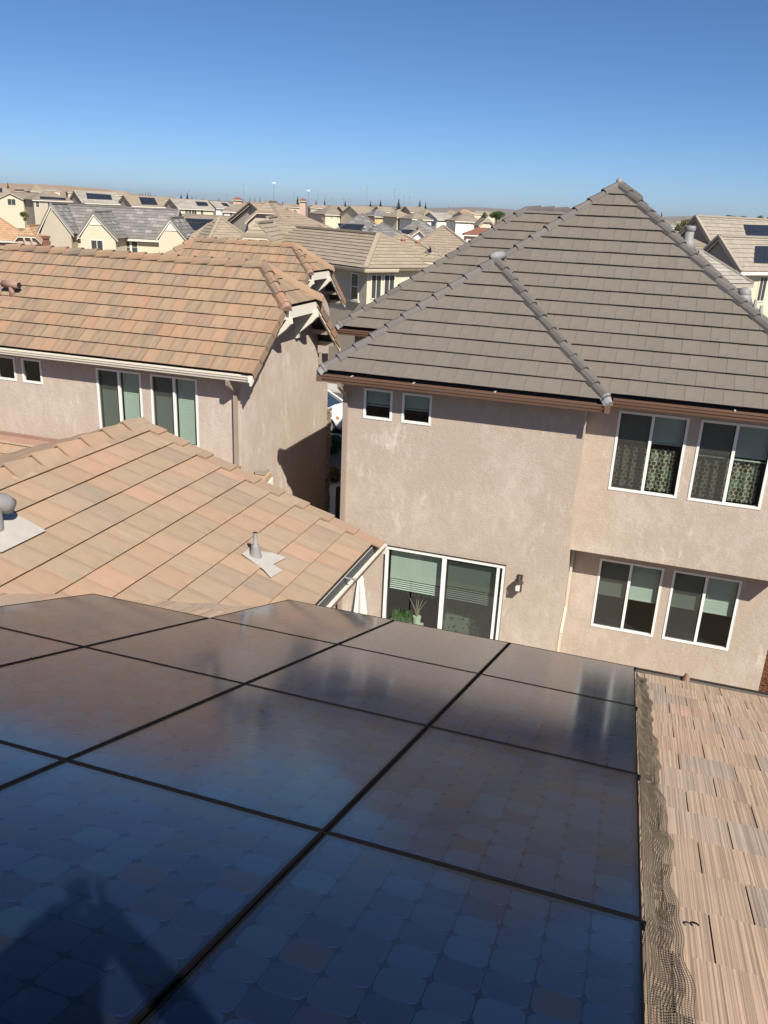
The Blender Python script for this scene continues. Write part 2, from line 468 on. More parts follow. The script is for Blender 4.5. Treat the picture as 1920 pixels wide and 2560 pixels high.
def window(parent, o, u, w, h, kind='slider', blind=0.0, blind2=None, screen=None, curtain=None, frame=.05, room=2.2, mat='vinyl', n=None, depth=.05, grid=False, slat=.045, roommat='room', name='window', proud=.012):
    """frame plus its panes, blinds and screen; o is the lower-left corner of the opening on the wall face"""
    o = Vector(o); u = Vector(u).normalized(); up = Vector((0, 0, 1)); n = Vector(n) if n else u.cross(up)
    m = MB()
    b = o - n*depth + n*0; d = n*(depth+proud)
    m.obox(b, u*w, d, up*frame); m.obox(b+up*(h-frame), u*w, d, up*frame)
    m.obox(b+up*frame, u*frame, d, up*(h-2*frame)); m.obox(b+u*(w-frame)+up*frame, u*frame, d, up*(h-2*frame))
    spans = [(frame, w-frame, frame, h-frame)]
    if kind == 'slider':
        m.obox(b+u*(w/2-frame*.6)+up*frame, u*frame*1.2, d*.9, up*(h-2*frame))
        spans = [(frame, w/2-frame*.6, frame, h-frame), (w/2+frame*.6, w-frame, frame, h-frame)]
    elif kind == 'hung':
        m.obox(b+u*frame+up*(h/2-frame*.5), u*(w-2*frame), d*.9, up*frame)
        spans = [(frame, w-frame, frame, h/2-frame*.5), (frame, w-frame, h/2+frame*.5, h-frame)]
    if grid:
        for s_ in spans:
            m.obox(b+n*.02+u*((s_[0]+s_[1])/2-.01)+up*s_[2], u*.02, n*.02, up*(s_[3]-s_[2]))
            m.obox(b+n*.021+u*s_[0]+up*((s_[2]+s_[3])/2-.01), u*(s_[1]-s_[0]), n*.02, up*.02)
    fr = m.build(name, M[mat], parent)
    for s_ in spans:
        a = o - n*(depth-.018) + u*s_[0] + up*s_[2]
        part('pane', [a, a+u*(s_[1]-s_[0]), a+u*(s_[1]-s_[0])+up*(s_[3]-s_[2]), a+up*(s_[3]-s_[2])], [(0, 1, 2, 3)], M['glass'], fr)
    if screen is not None:
        s_ = spans[screen]; a = o - n*(depth-.032) + u*s_[0] + up*s_[2]
        part('insect_screen', [a, a+u*(s_[1]-s_[0]), a+u*(s_[1]-s_[0])+up*(s_[3]-s_[2]), a+up*(s_[3]-s_[2])], [(0, 1, 2, 3)], M['screen'], fr)
    # room behind the window
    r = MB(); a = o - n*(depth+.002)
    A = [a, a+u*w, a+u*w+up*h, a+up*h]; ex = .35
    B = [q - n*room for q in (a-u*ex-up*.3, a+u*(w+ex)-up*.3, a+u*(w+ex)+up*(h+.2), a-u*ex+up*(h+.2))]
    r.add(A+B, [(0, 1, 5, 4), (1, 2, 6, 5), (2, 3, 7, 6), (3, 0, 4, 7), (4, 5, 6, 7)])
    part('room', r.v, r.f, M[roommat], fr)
    bl = [(blind, 0, w)] if len(spans) == 1 or kind == 'hung' else [(blind, spans[0][0], spans[0][1]), (blind if blind2 is None else blind2, spans[1][0], spans[1][1])]
    for fbl, x0, x1 in bl:
        if fbl <= 0: continue
        m = MB(); z = h - frame; zend = h*(1-fbl)
        while z > zend:
            q = o - n*(depth+.05) + u*(x0+.01) + up*z
            m.obox(q, u*(x1-x0-.02), -n*.008+up*.0445*(slat/.045), up*.0015 + n*.0015); z -= slat
        m.obox(o - n*(depth+.07)+u*(x0+.01)+up*(zend-.02), u*(x1-x0-.02), n*.03, up*.02)
        bo = m.build('blind', M['blind'], fr)
    if curtain:
        f0, f1, x0, x1 = curtain
        V, F = [], []; N = 60
        for i in range(N+1):
            t = i/N; x = x0+(x1-x0)*t
            dep = .10 + .025*math.sin(t*38) + .012*math.sin(t*83+1)
            for z in (f0*h, (f0+(f1-f0)*.5)*h, f1*h + .012*math.sin(t*61)):
                V.append(o - n*(depth+dep) + u*x + up*z)
        for i in range(N):
            for j in range(2): F.append((i*3+j, i*3+3+j, i*3+4+j, i*3+1+j))
        part('curtain', V, F, M['curtain'], fr, True)
    return fr

def curtain_mat():
    t = NT('hexagon_curtain'); c = t.obj()
    sp = t.n('SeparateXYZ', {0: c}); s = 1/.085
    x = t.math('MULTIPLY', sp.outputs[0], s); y = t.math('MULTIPLY', sp.outputs[2], s)
    SY = 1.7320508
    def cell(ox, oy):
        gx = t.math('SUBTRACT', t.math('FLOORED_MODULO', t.math('ADD', x, ox), 1.0), .5)
        gy = t.math('SUBTRACT', t.math('FLOORED_MODULO', t.math('ADD', y, oy), SY), SY/2)
        ax = t.math('ABSOLUTE', gx); ay = t.math('ABSOLUTE', gy)
        return t.math('MAXIMUM', ax, t.math('ADD', t.math('MULTIPLY', ax, .5), t.math('MULTIPLY', ay, .8660254)))
    hd = t.math('MINIMUM', cell(0, 0), cell(.5, SY/2))
    edge = t.ramp(hd, [(.40, (0, 0, 0)), (.43, (1, 1, 1))])
    v = t.noise(t.map(c, (9, 9, 7)), 1.0, 0)
    inner = t.ramp(v, [(.42, (.13, .075, .045)), (.5, (.20, .20, .16)), (.58, (.24, .25, .20))], 'CONSTANT')
    return t.done(t.bsdf(t.mix(edge, inner, (.55, .53, .43)), .9))
M['curtain'] = curtain_mat()
# ------------------------------------------------------------------ ground and street
def ground_mat():
    t = NT('dry_ground'); c = t.obj()
    a = t.noise(c, .05, 5, .6); b = t.noise(c, 3.0, 4, .65)
    col = t.mix(a, (.20, .155, .105), (.27, .22, .15))
    col = t.mix(t.math('MULTIPLY', b, .6), col, (.13, .105, .075))
    return t.done(t.bsdf(col, .95, t.bump(b, .5, .03), .1))
def concrete_mat():
    t = NT('concrete'); c = t.obj()
    a = t.noise(c, 1.2, 5, .65); b = t.noise(c, 60, 2)
    col = t.mix(a, (.40, .385, .35), (.52, .50, .46))
    return t.done(t.bsdf(col, .9, t.bump(b, .2, .004), .2))
def asphalt_mat():
    t = NT('asphalt'); c = t.obj()
    a = t.noise(c, .7, 4, .6); b = t.noise(c, 140, 2)
    col = t.mix(a, (.085, .083, .08), (.13, .125, .12))
    return t.done(t.bsdf(col, .9, t.bump(b, .4, .005), .2))
M['ground'] = ground_mat(); M['concrete'] = concrete_mat(); M['asphalt'] = asphalt_mat()
M['mulch'] = plain('bark_mulch', (.13, .055, .032), .95, .1, var=.6, scale=40, bump=.8)
def struct(name, verts, faces, mat, parent=None):
    o = part(name, verts, faces, mat, parent)
    if parent is None: o['kind'] = 'structure'
    return o
G = -H
struct('ground', [P(-9000, -3000, G), P(9000, -3000, G), P(9000, 14000, G), P(-9000, 14000, G)], [(0, 1, 2, 3)], M['ground'])
struct('street', [P(-70, 30.6, G+.004), P(60, 30.6, G+.004), P(60, 38.2, G+.004), P(-70, 38.2, G+.004)], [(0, 1, 2, 3)], M['asphalt'])
def slab_strip(name, x0, x1, y0, y1, z, h, n, mat, axis='x'):
    """pavement with its slabs as separate pieces"""
    root = struct(name, [P(x0, y0, z+h-.02), P(x1, y0, z+h-.02), P(x1, y1, z+h-.02), P(x0, y1, z+h-.02), P(x0, y0, z), P(x1, y0, z), P(x1, y1, z), P(x0, y1, z)],
        [(0, 1, 2, 3), (0, 4, 5, 1), (2, 6, 7, 3), (1, 5, 6, 2), (3, 7, 4, 0)], M['concrete'])
    for i in range(n):
        if axis == 'x': a, b, c, d = x0+(x1-x0)*i/n, x0+(x1-x0)*(i+1)/n, y0, y1
        else: a, b, c, d = x0, x1, y0+(y1-y0)*i/n, y0+(y1-y0)*(i+1)/n
        m = MB(); m.box(P(a+.006, c+.004, z+h-.06), P(b-.006, d-.004, z+h))
        m.build('slab', mat, root)
    return root
slab_strip('sidewalk', -30, 10, 29.1, 30.45, G, .12, 26, M['concrete'])
slab_strip('far_sidewalk', -30, 10, 38.35, 39.7, G, .12, 26, M['concrete'])
slab_strip('side_path', -9.9, -6.2, 19.6, 29.0, G, .05, 8, M['concrete'], 'y')
slab_strip('patio', -5.4, -1.2, 11.4, 14.78, G, .06, 4, M['concrete'])
struct('mulch_bed', [P(2.95, 10, G+.03), P(9, 10, G+.03), P(9, 24, G+.03), P(2.95, 24, G+.03)], [(0, 1, 2, 3)], M['mulch'])
# loose bark chips on the bed that shows beside the house corner
mv = MB(); rr = random.Random(3)
for i in range(2600):
    x = 2.95+rr.random()*2.2; y = 13.5+rr.random()*6; a = rr.random()*3.14; l = .02+rr.random()*.05; t_ = (rr.random()-.5)*.05
    e = Vector((math.cos(a), math.sin(a), t_/l*.4))*l; f = Vector((-math.sin(a), math.cos(a), 0))*.018
    mv.obox(P(x, y, G+.03+rr.random()*.02), e, f, (0, 0, .012))
mo = mv.build('bark_chips', M['mulch']); tag(mo, 'red brown bark chips on the bed beside the taupe house', 'bark chips'); mo['kind'] = 'stuff'

# ------------------------------------------------------------------ the house we stand on
T0 = .345
M['midgrey'] = plain('weathered_grey_metal', (.25, .24, .235), .6, .4, var=.15, scale=14)
M['darkgrey'] = plain('dark_grey_metal', (.10, .105, .11), .5, .4)
own = thing('low_pitched_house', 'house in the foreground with pale terracotta tiles carrying the black solar panels', 'house', P(0, 2, G))
EZ = -3.76; EY = 6.70
zmain = lambda y: EZ + T0*(EY-y)
XW, XR, YW = -2.85, -5.99, 8.70                      # wing eave, wing ridge, wing gable end
RZ = EZ + T0*(XW-XR)
YV = EY - (XW-XR)                                    # where the valley meets the ridge
TOPY = -2.6
main_poly = [P(5.2, EY, EZ), P(XW, EY, EZ), P(XR, YV, RZ), P(XR-4, YV-.0, RZ), P(XR-4, TOPY, zmain(TOPY)), P(5.2, TOPY, zmain(TOPY))]
main_poly = [P(5.2, EY, EZ), P(XW, EY, EZ), P(XW-(EY-TOPY), TOPY, zmain(TOPY)), P(5.2, TOPY, zmain(TOPY))]
wing_r = [P(XW, EY, EZ), P(XW, YW, EZ), P(XR, YW, RZ), P(XR, YV, RZ)]
XL = XR - (XW-XR)
wing_l = [P(XL, YW, EZ), P(XL, 0, EZ), P(XR, 0, RZ), P(XR, YW, RZ)]
back_poly = [P(-12, TOPY-9, zmain(TOPY)-9*T0), P(5.2, TOPY-9, zmain(TOPY)-9*T0), P(5.2, TOPY, zmain(TOPY)), P(-12, TOPY, zmain(TOPY))]
roof_main = deck('roof', [main_poly, back_poly], M['deck'], own)
roof_wing = deck('wing_roof', [wing_r, wing_l], M['deck'], own)
put_tiles(collect_tiles(Face(main_poly), .305, .345, .028, skip=lambda c: .9 < c.y < (6.0 if c.x > -2.9 else 4.5 if c.x > -3.95 else 3.0) and c.x < -.1, gap=.0028), roof_main, M['tileM'], 300)
fw = Face(wing_r)
put_tiles(collect_tiles(fw, .305, .345, .028), roof_wing, M['tileW'], 300)
put_tiles(collect_tiles(Face(wing_l), .305, .345, .028), roof_wing, M['tileW'], 0)
# flat ridge tiles, both sides of the wing ridge
ridge_caps(roof_wing, P(XR, 1.2, RZ), P(XR, YW-.02, RZ), M['tileW'], .19, .16, .40, .035, rnd=False)
# rake tiles down the far gable edge
def rake_tiles(parent, a, b, mat, L=.345, w=.17, h=.11, out=Vector((0, 1, 0)), name='rake_tile'):
    a = Vector(a); b = Vector(b); d = b-a; n = round(d.length/L); L2 = d.length/n; d.normalize()
    u = d.cross(out).normalized()
    if u.z < 0: u = -u
    me = None
    key = ('rake', round(L2, 3), w, h, mat.name, round(d.x, 3), round(d.y, 3), round(out.x, 2), round(out.y, 2))
    if key not in CAPS:
        m = MB(); ex = d*L2*1.12
        lift0 = .05
        for k, (o_, e1, e2) in enumerate([(-out*w, out*(w+.02), u*.022), (out*.0, out*.022, -u*h)]):
            o0 = o_ + u*lift0
            v = [o0, o0+e1, o0+e1+e2, o0+e2]
            v2 = [q+ex-u*.03 for q in v]
            m.add(v+v2, [(0, 1, 2, 3), (4, 7, 6, 5), (0, 4, 5, 1), (1, 5, 6, 2), (2, 6, 7, 3), (3, 7, 4, 0)])
        me = mk(m.v, m.f, mat)
        bm = bmesh.new(); bm.from_mesh(me); bmesh.ops.recalc_face_normals(bm, faces=bm.faces); bm.to_mesh(me); bm.free()
        uvl = me.uv_layers.new(name='UVMap')
        for lp in me.loops:
            co = me.vertices[lp.vertex_index].co; uvl.data[lp.index].uv = (co.dot(out), co.dot(d))
        CAPS[key] = me
    me = CAPS[key]
    for i in range(n):
        o = bpy.data.objects.new(name, me); o.location = a + d*(i*L2)
        link(o, parent)
rake_tiles(roof_wing, P(XW+.10, YW, EZ-.03), P(XR, YW, RZ), M['tileW'])
rake_tiles(roof_wing, P(XL, YW, EZ), P(XR, YW, RZ), M['tileW'])
mw = MB(); mw.prism([P(XL+.3, YW-.35, EZ-.15), P(XW-.35, YW-.35, EZ-.15), P(XR, YW-.35, RZ-.06)], (0, -.1, 0)); mw.build('gable_wall', M['stuccoB'], own)
mw = MB(); mw.obox(P(XL+.3, YW-.45, G), (XW-.35-XL-.3, 0, 0), (0, .1, 0), (0, 0, EZ-.15-G)); mw.obox(P(XW-.45, EY-.4, G), (.1, 0, 0), (0, YW-.45-EY+.4, 0), (0, 0, EZ-.15-G)); mw.build('wing_wall', M['stuccoB'], own)
mw = MB(); mw.obox(P(XW-.4, EY-.5, G), (7.7, 0, 0), (0, .1, 0), (0, 0, EZ-.2-G)); mw.build('yard_wall', M['stuccoB'], own)
# valley metal
m = MB(); va = P(XW, EY, EZ+.03); vb = P(XR, YV, RZ+.03); m.bar(va, vb, .10, .01); m.build('valley_flashing', M['taupe_trim'], roof_wing)
# gutters
gutter('gutter', P(5.2, EY+.015, EZ+.045), P(XW+.16, EY+.015, EZ+.045), (0, 1, 0), M['bronze'], own, .12, .12)
g2 = gutter('gutter', P(XW+.015, EY+.03, EZ+.01), P(XW+.015, YW+.02, EZ+.01), (1, 0, 0), M['white'], own, .125, .12)
m = MB(); m.box(P(XW+.020, EY+.05, EZ-.114), P(XW+.084, YW, EZ-.108)); m.box(P(XW+.020, EY+.05, EZ-.108), P(XW+.024, YW, EZ+.006)); m.build('gutter_bed', M['darkgrey'], g2)
m = MB(); m.prism([P(XW+.084, EY+.05, EZ-.112), P(XW+.125, EY+.05, EZ-.07), P(XW+.143, EY+.05, EZ-.016), P(XW+.139, EY+.05, EZ-.016), P(XW+.120, EY+.05, EZ-.066), P(XW+.082, EY+.05, EZ-.106)], (0, YW-EY-.05, 0)); m.build('gutter_front_shade', M['gutC'], g2)  # brown sheet inside the white gutter front, its shade put in as colour
m = MB(); m.box(P(XW+.012, YW-.004, EZ-.12), P(XW+.148, YW+.016, EZ+.01)); m.build('gutter_end', M['white'], g2)
m = MB(); m.bar(P(XW+.02, 7.62, EZ+.012), P(XW+.15, 7.60, EZ+.016), .018, .01); m.tube([P(XW+.145, 7.60, EZ+.012), P(XW+.145, 7.60, EZ+.03)], .016, 8); m.build('gutter_hanger', M['grey_metal'], g2)
m = MB(); m.box(P(XW-.03, EY+.1, EZ-.2), P(XW+.012, YW, EZ-.03)); m.build('fascia', M['white'], own)
m = MB(); m.box(P(XW-.02, EY-.1, EZ-.2), P(5.2, EY-.0, EZ-.04)); m.build('fascia', M['bronze'], own)
# pipes through the wing roof
def on_wing(x, y, h=0): return P(x, y, RZ + T0*(XR-x) + .060 + h)
m = MB()
n_ = Vector((T0, 0, 1)).normalized()
def flash(pts, name, parent, mat):
    v = [on_wing(x, y, .012) for x, y in pts]; k = len(v)
    return part(name, v + [q-n_*.006 for q in v], [tuple(range(k))] + [((i+1) % k, i, k+i, k+(i+1) % k) for i in range(k)], mat, parent)
vp = MB(); vp.tube([on_wing(-3.62, 7.10, -.02), on_wing(-3.62, 7.10, .10), on_wing(-3.62, 7.10, .12), on_wing(-3.62, 7.10, .13), on_wing(-3.62, 7.10, .26)], [.075, .042, .042, .024, .024], 14, False)
vpo = vp.build('vent_pipe', M['midgrey'], roof_wing, True)
m = MB(); m.tube([on_wing(-3.62, 7.10, .262), on_wing(-3.62, 7.10, .255)], .019, 12); m.build('pipe_mouth', M['dark'], vpo)
flash([(-3.72, 7.0), (-3.44, 6.93), (-3.33, 6.86), (-3.30, 7.08), (-3.42, 7.10), (-3.38, 7.34), (-3.52, 7.30), (-3.60, 7.22), (-3.72, 7.18)], 'pipe_flashing', vpo, M['lead'])
hv = MB(); bx, by = -5.36, 5.46
hv.tube([on_wing(bx, by, -.02), on_wing(bx, by, .21)], .08, 16, False)
hv.tube([on_wing(bx-.10, by-.22, .19), on_wing(bx-.08, by-.12, .225), on_wing(bx-.02, by+.02, .235), on_wing(bx+.03, by+.12, .215), on_wing(bx+.05, by+.17, .18)], [.075, .09, .095, .09, .075], 14, True)
hvo = hv.build('exhaust_hood', M['midgrey'], roof_wing, True)
flash([(-5.68, 5.22), (-5.08, 5.22), (-5.08, 5.78), (-5.68, 5.78)], 'pipe_flashing', hvo, M['lead'])
# ------------------------------------------------------------------ solar panels on the main slope
def cell_mat():
    t = NT('silicon_cell'); r = t.rand()
    c = t.ramp(r, [(0, (.0028, .009, .031)), (.22, (.0034, .0125, .042)), (.42, (.006, .0205, .056)), (.58, (.0036, .0135, .043)), (.70, (.010, .0115, .022)), (.78, (.005, .012, .036)), (.89, (.005, .023, .052)), (1, (.0028, .009, .031))])
    dn = t.noise(t.n('NewGeometry').outputs['Position'], 3.0, 4, .6)
    col = t.mix(t.math('MULTIPLY', dn, .06), c, (.09, .10, .12))
    return t.done(t.bsdf(col, .5, None, .06))
def backsheet_mat():
    t = NT('black_backsheet')
    return t.done(t.bsdf((.004, .0085, .024), .6, None, .05))
def panel_glass_mat():
    t = NT('solar_glass'); pos = t.n('NewGeometry').outputs['Position']
    fr = schlick(t, .008)
    dust = t.ramp(t.noise(pos, 1.6, 5, .7), [(.3, (.09, .09, .09)), (.75, (.145, .145, .145))])
    tr = t.n('BsdfTransparent', {'Color': (.95, .97, .99, 1)}).outputs[0]
    gl = t.n('BsdfGlossy', {'Color': (1, 1, 1, 1), 'Roughness': dust}).outputs[0]
    mx = t.n('MixShader', {0: t.math('MULTIPLY', fr, 1.24), 1: tr, 2: gl}).outputs[0]
    df = t.n('BsdfDiffuse', {'Color': (.42, .40, .36, 1)}).outputs[0]
    dd = t.ramp(t.noise(pos, 2.2, 6, .75), [(.35, (.004, .004, .004)), (.8, (.012, .012, .012))])
    return t.done(t.n('MixShader', {0: dd, 1: mx, 2: df}).outputs[0])
M['cell'] = cell_mat(); M['backsheet'] = backsheet_mat(); M['solar_glass'] = panel_glass_mat()
PA, PB = 1.066, 1.5332
TH = math.atan(T0); cT, sT = math.cos(TH), math.sin(TH)
O0 = Vector((0.2234, 6.5002, -3.5323))
DV = Vector((0, cT, -sT)); XV = Vector((1, 0, 0)); NV = Vector((0, sT, cT))
pw, pl_ = PA-.014, PB-.014
def panel_meshes():
    fr = MB(); th = .046; rim = .007
    fr.box((0, 0, -th), (rim, pl_, 0)); fr.box((pw-rim, 0, -th), (pw, pl_, 0)); fr.box((rim, 0, -th), (pw-rim, rim, 0)); fr.box((rim, pl_-rim, -th), (pw-rim, pl_, 0))
    frm = mk(fr.v, fr.f, M['black_metal'])
    b = mk([(rim, rim, -.008), (pw-rim, rim, -.008), (pw-rim, pl_-rim, -.008), (rim, pl_-rim, -.008)], [(0, 1, 2, 3)], M['backsheet'])
    g = mk([(rim, rim, -.0015), (pw-rim, rim, -.0015), (pw-rim, pl_-rim, -.0015), (rim, pl_-rim, -.0015)], [(0, 1, 2, 3)], M['solar_glass'])
    cw, ch = (pw-.05)/8, (pl_-.05)/12
    a, c = cw/2-.0012, ch/2-.0012; r = .026
    pts = []
    for sx, sy, a0 in ((1, 1, 0), (-1, 1, 90), (-1, -1, 180), (1, -1, 270)):
        for k in range(3):
            an = math.radians(a0+45*k); pts.append((sx*(a-r)+r*math.cos(an), sy*(c-r)+r*math.sin(an)))
    n = len(pts)
    ins = .0024
    inn = [(x*(1-ins/a), y*(1-ins/c)) for x, y in pts]
    cell = mk([(x, y, -.0045) for x, y in inn] + [(x, y, -.0048) for x, y in pts] + [(x, y, -.0079) for x, y in pts], [tuple(range(n))] + [(i, n+i, n+(i+1) % n, (i+1) % n) for i in range(n)] + [(n+(i+1) % n, n+i, 2*n+i, 2*n+(i+1) % n) for i in range(n)], M['cell'])
    cell.materials.append(M['cell_rim'])
    for pg in list(cell.polygons)[1:]: pg.material_index = 1
    return frm, b, g, cell, cw, ch
def rim_mat():
    t = NT('cell_edge'); return t.done(t.bsdf((.0062, .0165, .048), .5, None, .06))
M['cell_rim'] = rim_mat()
FRM, BKS, GLS, CELL, cw_, ch_ = panel_meshes()
RM = Matrix(((1, 0, 0, 0), (0, cT, sT, 0), (0, -sT, cT, 0), (0, 0, 0, 1)))
colname = ['rightmost column', 'second column from the right', 'third column from the right', 'fourth column from the right', 'leftmost column']
rowname = ['farthest row', 'second row from the far edge', 'third row from the far edge', 'nearest row']
def solar_panel(i, j):
    org = O0 - XV*((i+1)*PA) - DV*((j+1)*PB) + Vector((.007, 0, H)) + DV*.007
    o = bpy.data.objects.new('solar_module', None); COL.objects.link(o); o.empty_display_size = .2
    o.matrix_basis = Matrix.Translation(org) @ RM
    tag(o, 'black solar panel, %s, %s' % (rowname[j], colname[i]), 'solar panel', 'solar panels on the foreground roof')
    def ch(name, me, loc=(0, 0, 0), par=None):
        q = bpy.data.objects.new(name, me); COL.objects.link(q); q.parent = par or o; q.location = loc; return q
    ch('frame', FRM); bs = ch('backsheet', BKS); ch('glass', GLS)
    for a in range(8):
        for b in range(12):
            ch('cell', CELL, (.025+cw_*(a+.5), .025+ch_*(b+.5), 0), bs)
for i, j0 in ((0, 0), (1, 0), (2, 0), (3, 1), (4, 2)):
    for j in range(j0, 4):
        if (i, j) in ((4, 3),): continue
        solar_panel(i, j)
# rails and clamps below the array
rail = thing('mounting_rails', 'black mounting rails and clamps beneath the foreground solar panels', 'rails', P(-1, 4, zmain(4)))
for j in range(0, 5):
    p0 = O0 - DV*(j*PB) - NV*.05 + Vector((0, 0, H)) + DV*.0
    x1 = -.03; x0 = (-3*PA if j < 1 else -4*PA if j < 2 else -5*PA)
    m = MB(); m.obox(p0+XV*(x0)-DV*.007-NV*.03, XV*(x1-x0), DV*.014, NV*.05); m.build('rail', M['black_metal'], rail)
    for i in range(0, 4):
        m = MB(); c = O0 - XV*(i*PA) - DV*(j*PB) + Vector((0, 0, H)); m.tube([c-NV*.03, c-NV*.004], .008, 8); m.build('clamp', M['black_metal'], rail)
# bird mesh along the array's right edge
def mesh_guard():
    m = MB(); x0 = O0.x+.004; L = 6.0; ds = .0125; nt = 18
    ns = int(L/ds); rr = random.Random(11)
    ph = [rr.random()*6 for _ in range(6)]
    def pos(s, t):
        W = .100 + .008*math.sin(s*5.1+ph[0]) + .007*math.sin(s*11.3+ph[1]) + .006*math.sin(s*23+ph[2]) + .03*min(1, s/5)
        x = x0 + W*(.12*min(1, t/.35) + .88*max(0, (t-.2)/.8))
        base = O0 - DV*s + Vector((0, 0, H))
        drop = -.012 - .066*min(1, t/.45)**.8
        bulge = (.008*math.sin(s*9+ph[3]+t*2.5)+.006*math.sin(s*17+ph[4]-t*4))*math.sin(math.pi*t)
        fold = .012*math.sin(s*4.2+t*3+ph[5])*math.sin(math.pi*t)
        return Vector((x, base.y, base.z)) + NV*(drop+bulge+max(0, fold)) + DV*.012*math.sin(3*t+s*2)
    r = .0013
    def wire(pts):
        b = len(m.v); n = len(pts)
        for i, q in enumerate(pts):
            d = (pts[min(i+1, n-1)]-pts[max(0, i-1)]).normalized()
            a = d.cross(NV).normalized(); c = a.cross(d)
            m.v += [q+a*r, q-a*r*.5+c*r*.87, q-a*r*.5-c*r*.87]
        for i in range(n-1):
            for k in range(3): m.f.append((b+i*3+k, b+i*3+(k+1) % 3, b+i*3+3+(k+1) % 3, b+i*3+3+k))
    for i in range(0, ns): wire([pos(i*ds, k/nt) for k in range(0, nt+1)])
    for k in range(nt+1): wire([pos(i*ds*2, k/nt) for i in range(ns//2)])
    o = m.build('bird_mesh', M['meshwire'])
    tag(o, 'dark wire bird mesh sagging along the right edge of the solar array', 'wire mesh')
M['meshwire'] = plain('mesh_wire', (.125, .10, .07), .6, .3)
mesh_guard()
clipm = MB()
for cy, cx in ((2.36, .40), (1.32, .44)):
    m = MB(); c = P(cx, cy, zmain(cy)+.07)
    m.tube([c + Vector((.013*math.cos(a), .013*math.sin(a)*cT, -.013*math.sin(a)*sT+.004)) for a in [k*.45 for k in range(10)]], .003, 6)
    tag(m.build('mesh_clip', M['black_metal']), 'curled black clip lying on the tiles, %s the camera' % ('nearer' if cy < 2 else 'farther from'), 'clip', 'loose mesh clips')
# ------------------------------------------------------------------ taupe house with the grey-brown hip roof
tC = .78; zE = -2.95
hc = thing('hip_roofed_house', 'two-storey taupe stucco house with grey brown hip roof and brown gutters', 'house', P(-1.3, 15, G))
def RC(x, y, base_x=None, base_y=None):
    if base_x is not None: return P(x, y, zE + tC*abs(x-base_x))
    return P(x, y, zE + tC*abs(y-base_y))
x0, xR, xE, yB, yM = -5.90, -.70, 3.30, 14.42, 15.02
ba = P(-3.30, yB+2.60, zE+tC*2.60); bb = P(-3.30, yM+2.60, zE+tC*2.60)
ap = P(-1.30, yM+4.60, zE+tC*4.60); ap2 = P(-1.30, 31.0, zE+tC*4.60)
f_bay = [P(x0, yB, zE), P(xR, yB, zE), ba]
f_bayr = [P(xR, yB, zE), P(xR, yM, zE), bb, ba]
f_main = [P(xR, yM, zE), P(xE, yM, zE), ap, bb]
f_l1 = [P(x0, 20.25, zE), P(x0, yB, zE), ba, P(-3.30, 20.25, ba.z-H)]
f_l2 = [P(-3.30, 26, bb.z-H), bb, ap, P(-1.30, 26, ap.z-H)]
f_r = [P(xE, yM, zE), P(xE, 31, zE), ap2, ap]
wa = P(-7.85+3.9, 24.15, zE+tC*3.9)
f_w = [P(-7.85, 20.25, zE), P(-2.1, 20.25, zE), P(-2.1, 24.15, wa.z-H), wa]
f_wl = [P(-7.85, 28.05, zE), P(-7.85, 20.25, zE), wa]
f_wb = [P(-2.1, 28.05, zE), P(-7.85, 28.05, zE), wa, P(-2.1, 24.15, wa.z-H)]
rc = deck('roof', [f_bay, f_bayr, f_main, f_l1, f_l2, f_r, f_w, f_wl, f_wb], M['deck'], hc)
tl = []
for f in (f_bay, f_main, f_w): tl += collect_tiles(Face(f), .315, .366, .038, stagger=.5, lap=.05)
put_tiles(tl, rc, M['tileC'], 300)
tl = []
for f in (f_bayr, f_l1, f_l2, f_r, f_wl): tl += collect_tiles(Face(f), .315, .366, .032)
put_tiles(tl, rc, M['tileC'], 0)
for a, b, e in ((P(x0, yB, zE), ba, 1), (P(xR, yB, zE), ba, 1), (bb, ap, 0), (P(xE, yM, zE), ap, 1), (P(-7.85, 20.25, zE), wa, 1), (P(-2.1, 24.15, wa.z-H), wa, 0), (ap2, ap, 0)):
    ridge_caps(rc, a, b, M['capC'], .104, .105, .385, .05, end=M['mortar'] if e else None)
m = MB(); m.tube([ba+Vector((-.1, -.1, .09)), ba+Vector((0, 0, .115)), ba+Vector((.02, .3, .12)), bb+Vector((.05, .06, .115))], [.06, .085, .085, .06], 10); m.build('mortar_patch', M['mortar'], rc, True)
m = MB(); m.tube([ap+Vector((0, -.06, .06)), ap+Vector((0, 0, .115)), ap+Vector((0, .1, .1))], [.05, .065, .05], 8); m.build('mortar_patch', M['mortar'], rc, True)
# walls
zS = -3.06
holes = []
def C_win(x0_, x1_, z0_, z1_, **k): return (x0_, x1_, z0_, z1_, k)
bayw = [C_win(-5.20, -4.62, -3.835, -3.245, kind='fixed', blind=.56), C_win(-4.428, -3.845, -3.83, -3.25, kind='fixed', blind=.56)]
slider = (-4.60, -2.15, G+.10, -6.395)
wall('wall', P(-5.63, 14.8, G), (1, 0, 0), 4.59, zS-G, M['stuccoC'], hc, [(w_[0]+5.63, w_[1]+5.63, w_[2]-G, w_[3]-G) for w_ in bayw] + [(slider[0]+5.63, slider[1]+5.63, slider[2]-G, slider[3]-G)])
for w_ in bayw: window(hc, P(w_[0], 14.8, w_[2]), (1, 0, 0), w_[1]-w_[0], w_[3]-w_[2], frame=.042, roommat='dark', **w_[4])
upw = [C_win(-.491, .741, -4.808, -3.285, blind=.36, screen=0, curtain=(.03, .56, .06, 1.12)), C_win(.933, 2.18, -4.808, -3.285, blind=.44, screen=0, curtain=(.03, .56, .06, 1.14))]
wall('wall', P(-1.04, 15.5, -6.14), (1, 0, 0), 3.96, zS+6.14, M['stuccoC'], hc, [(w_[0]+1.04, w_[1]+1.04, w_[2]+6.14, w_[3]+6.14) for w_ in upw])
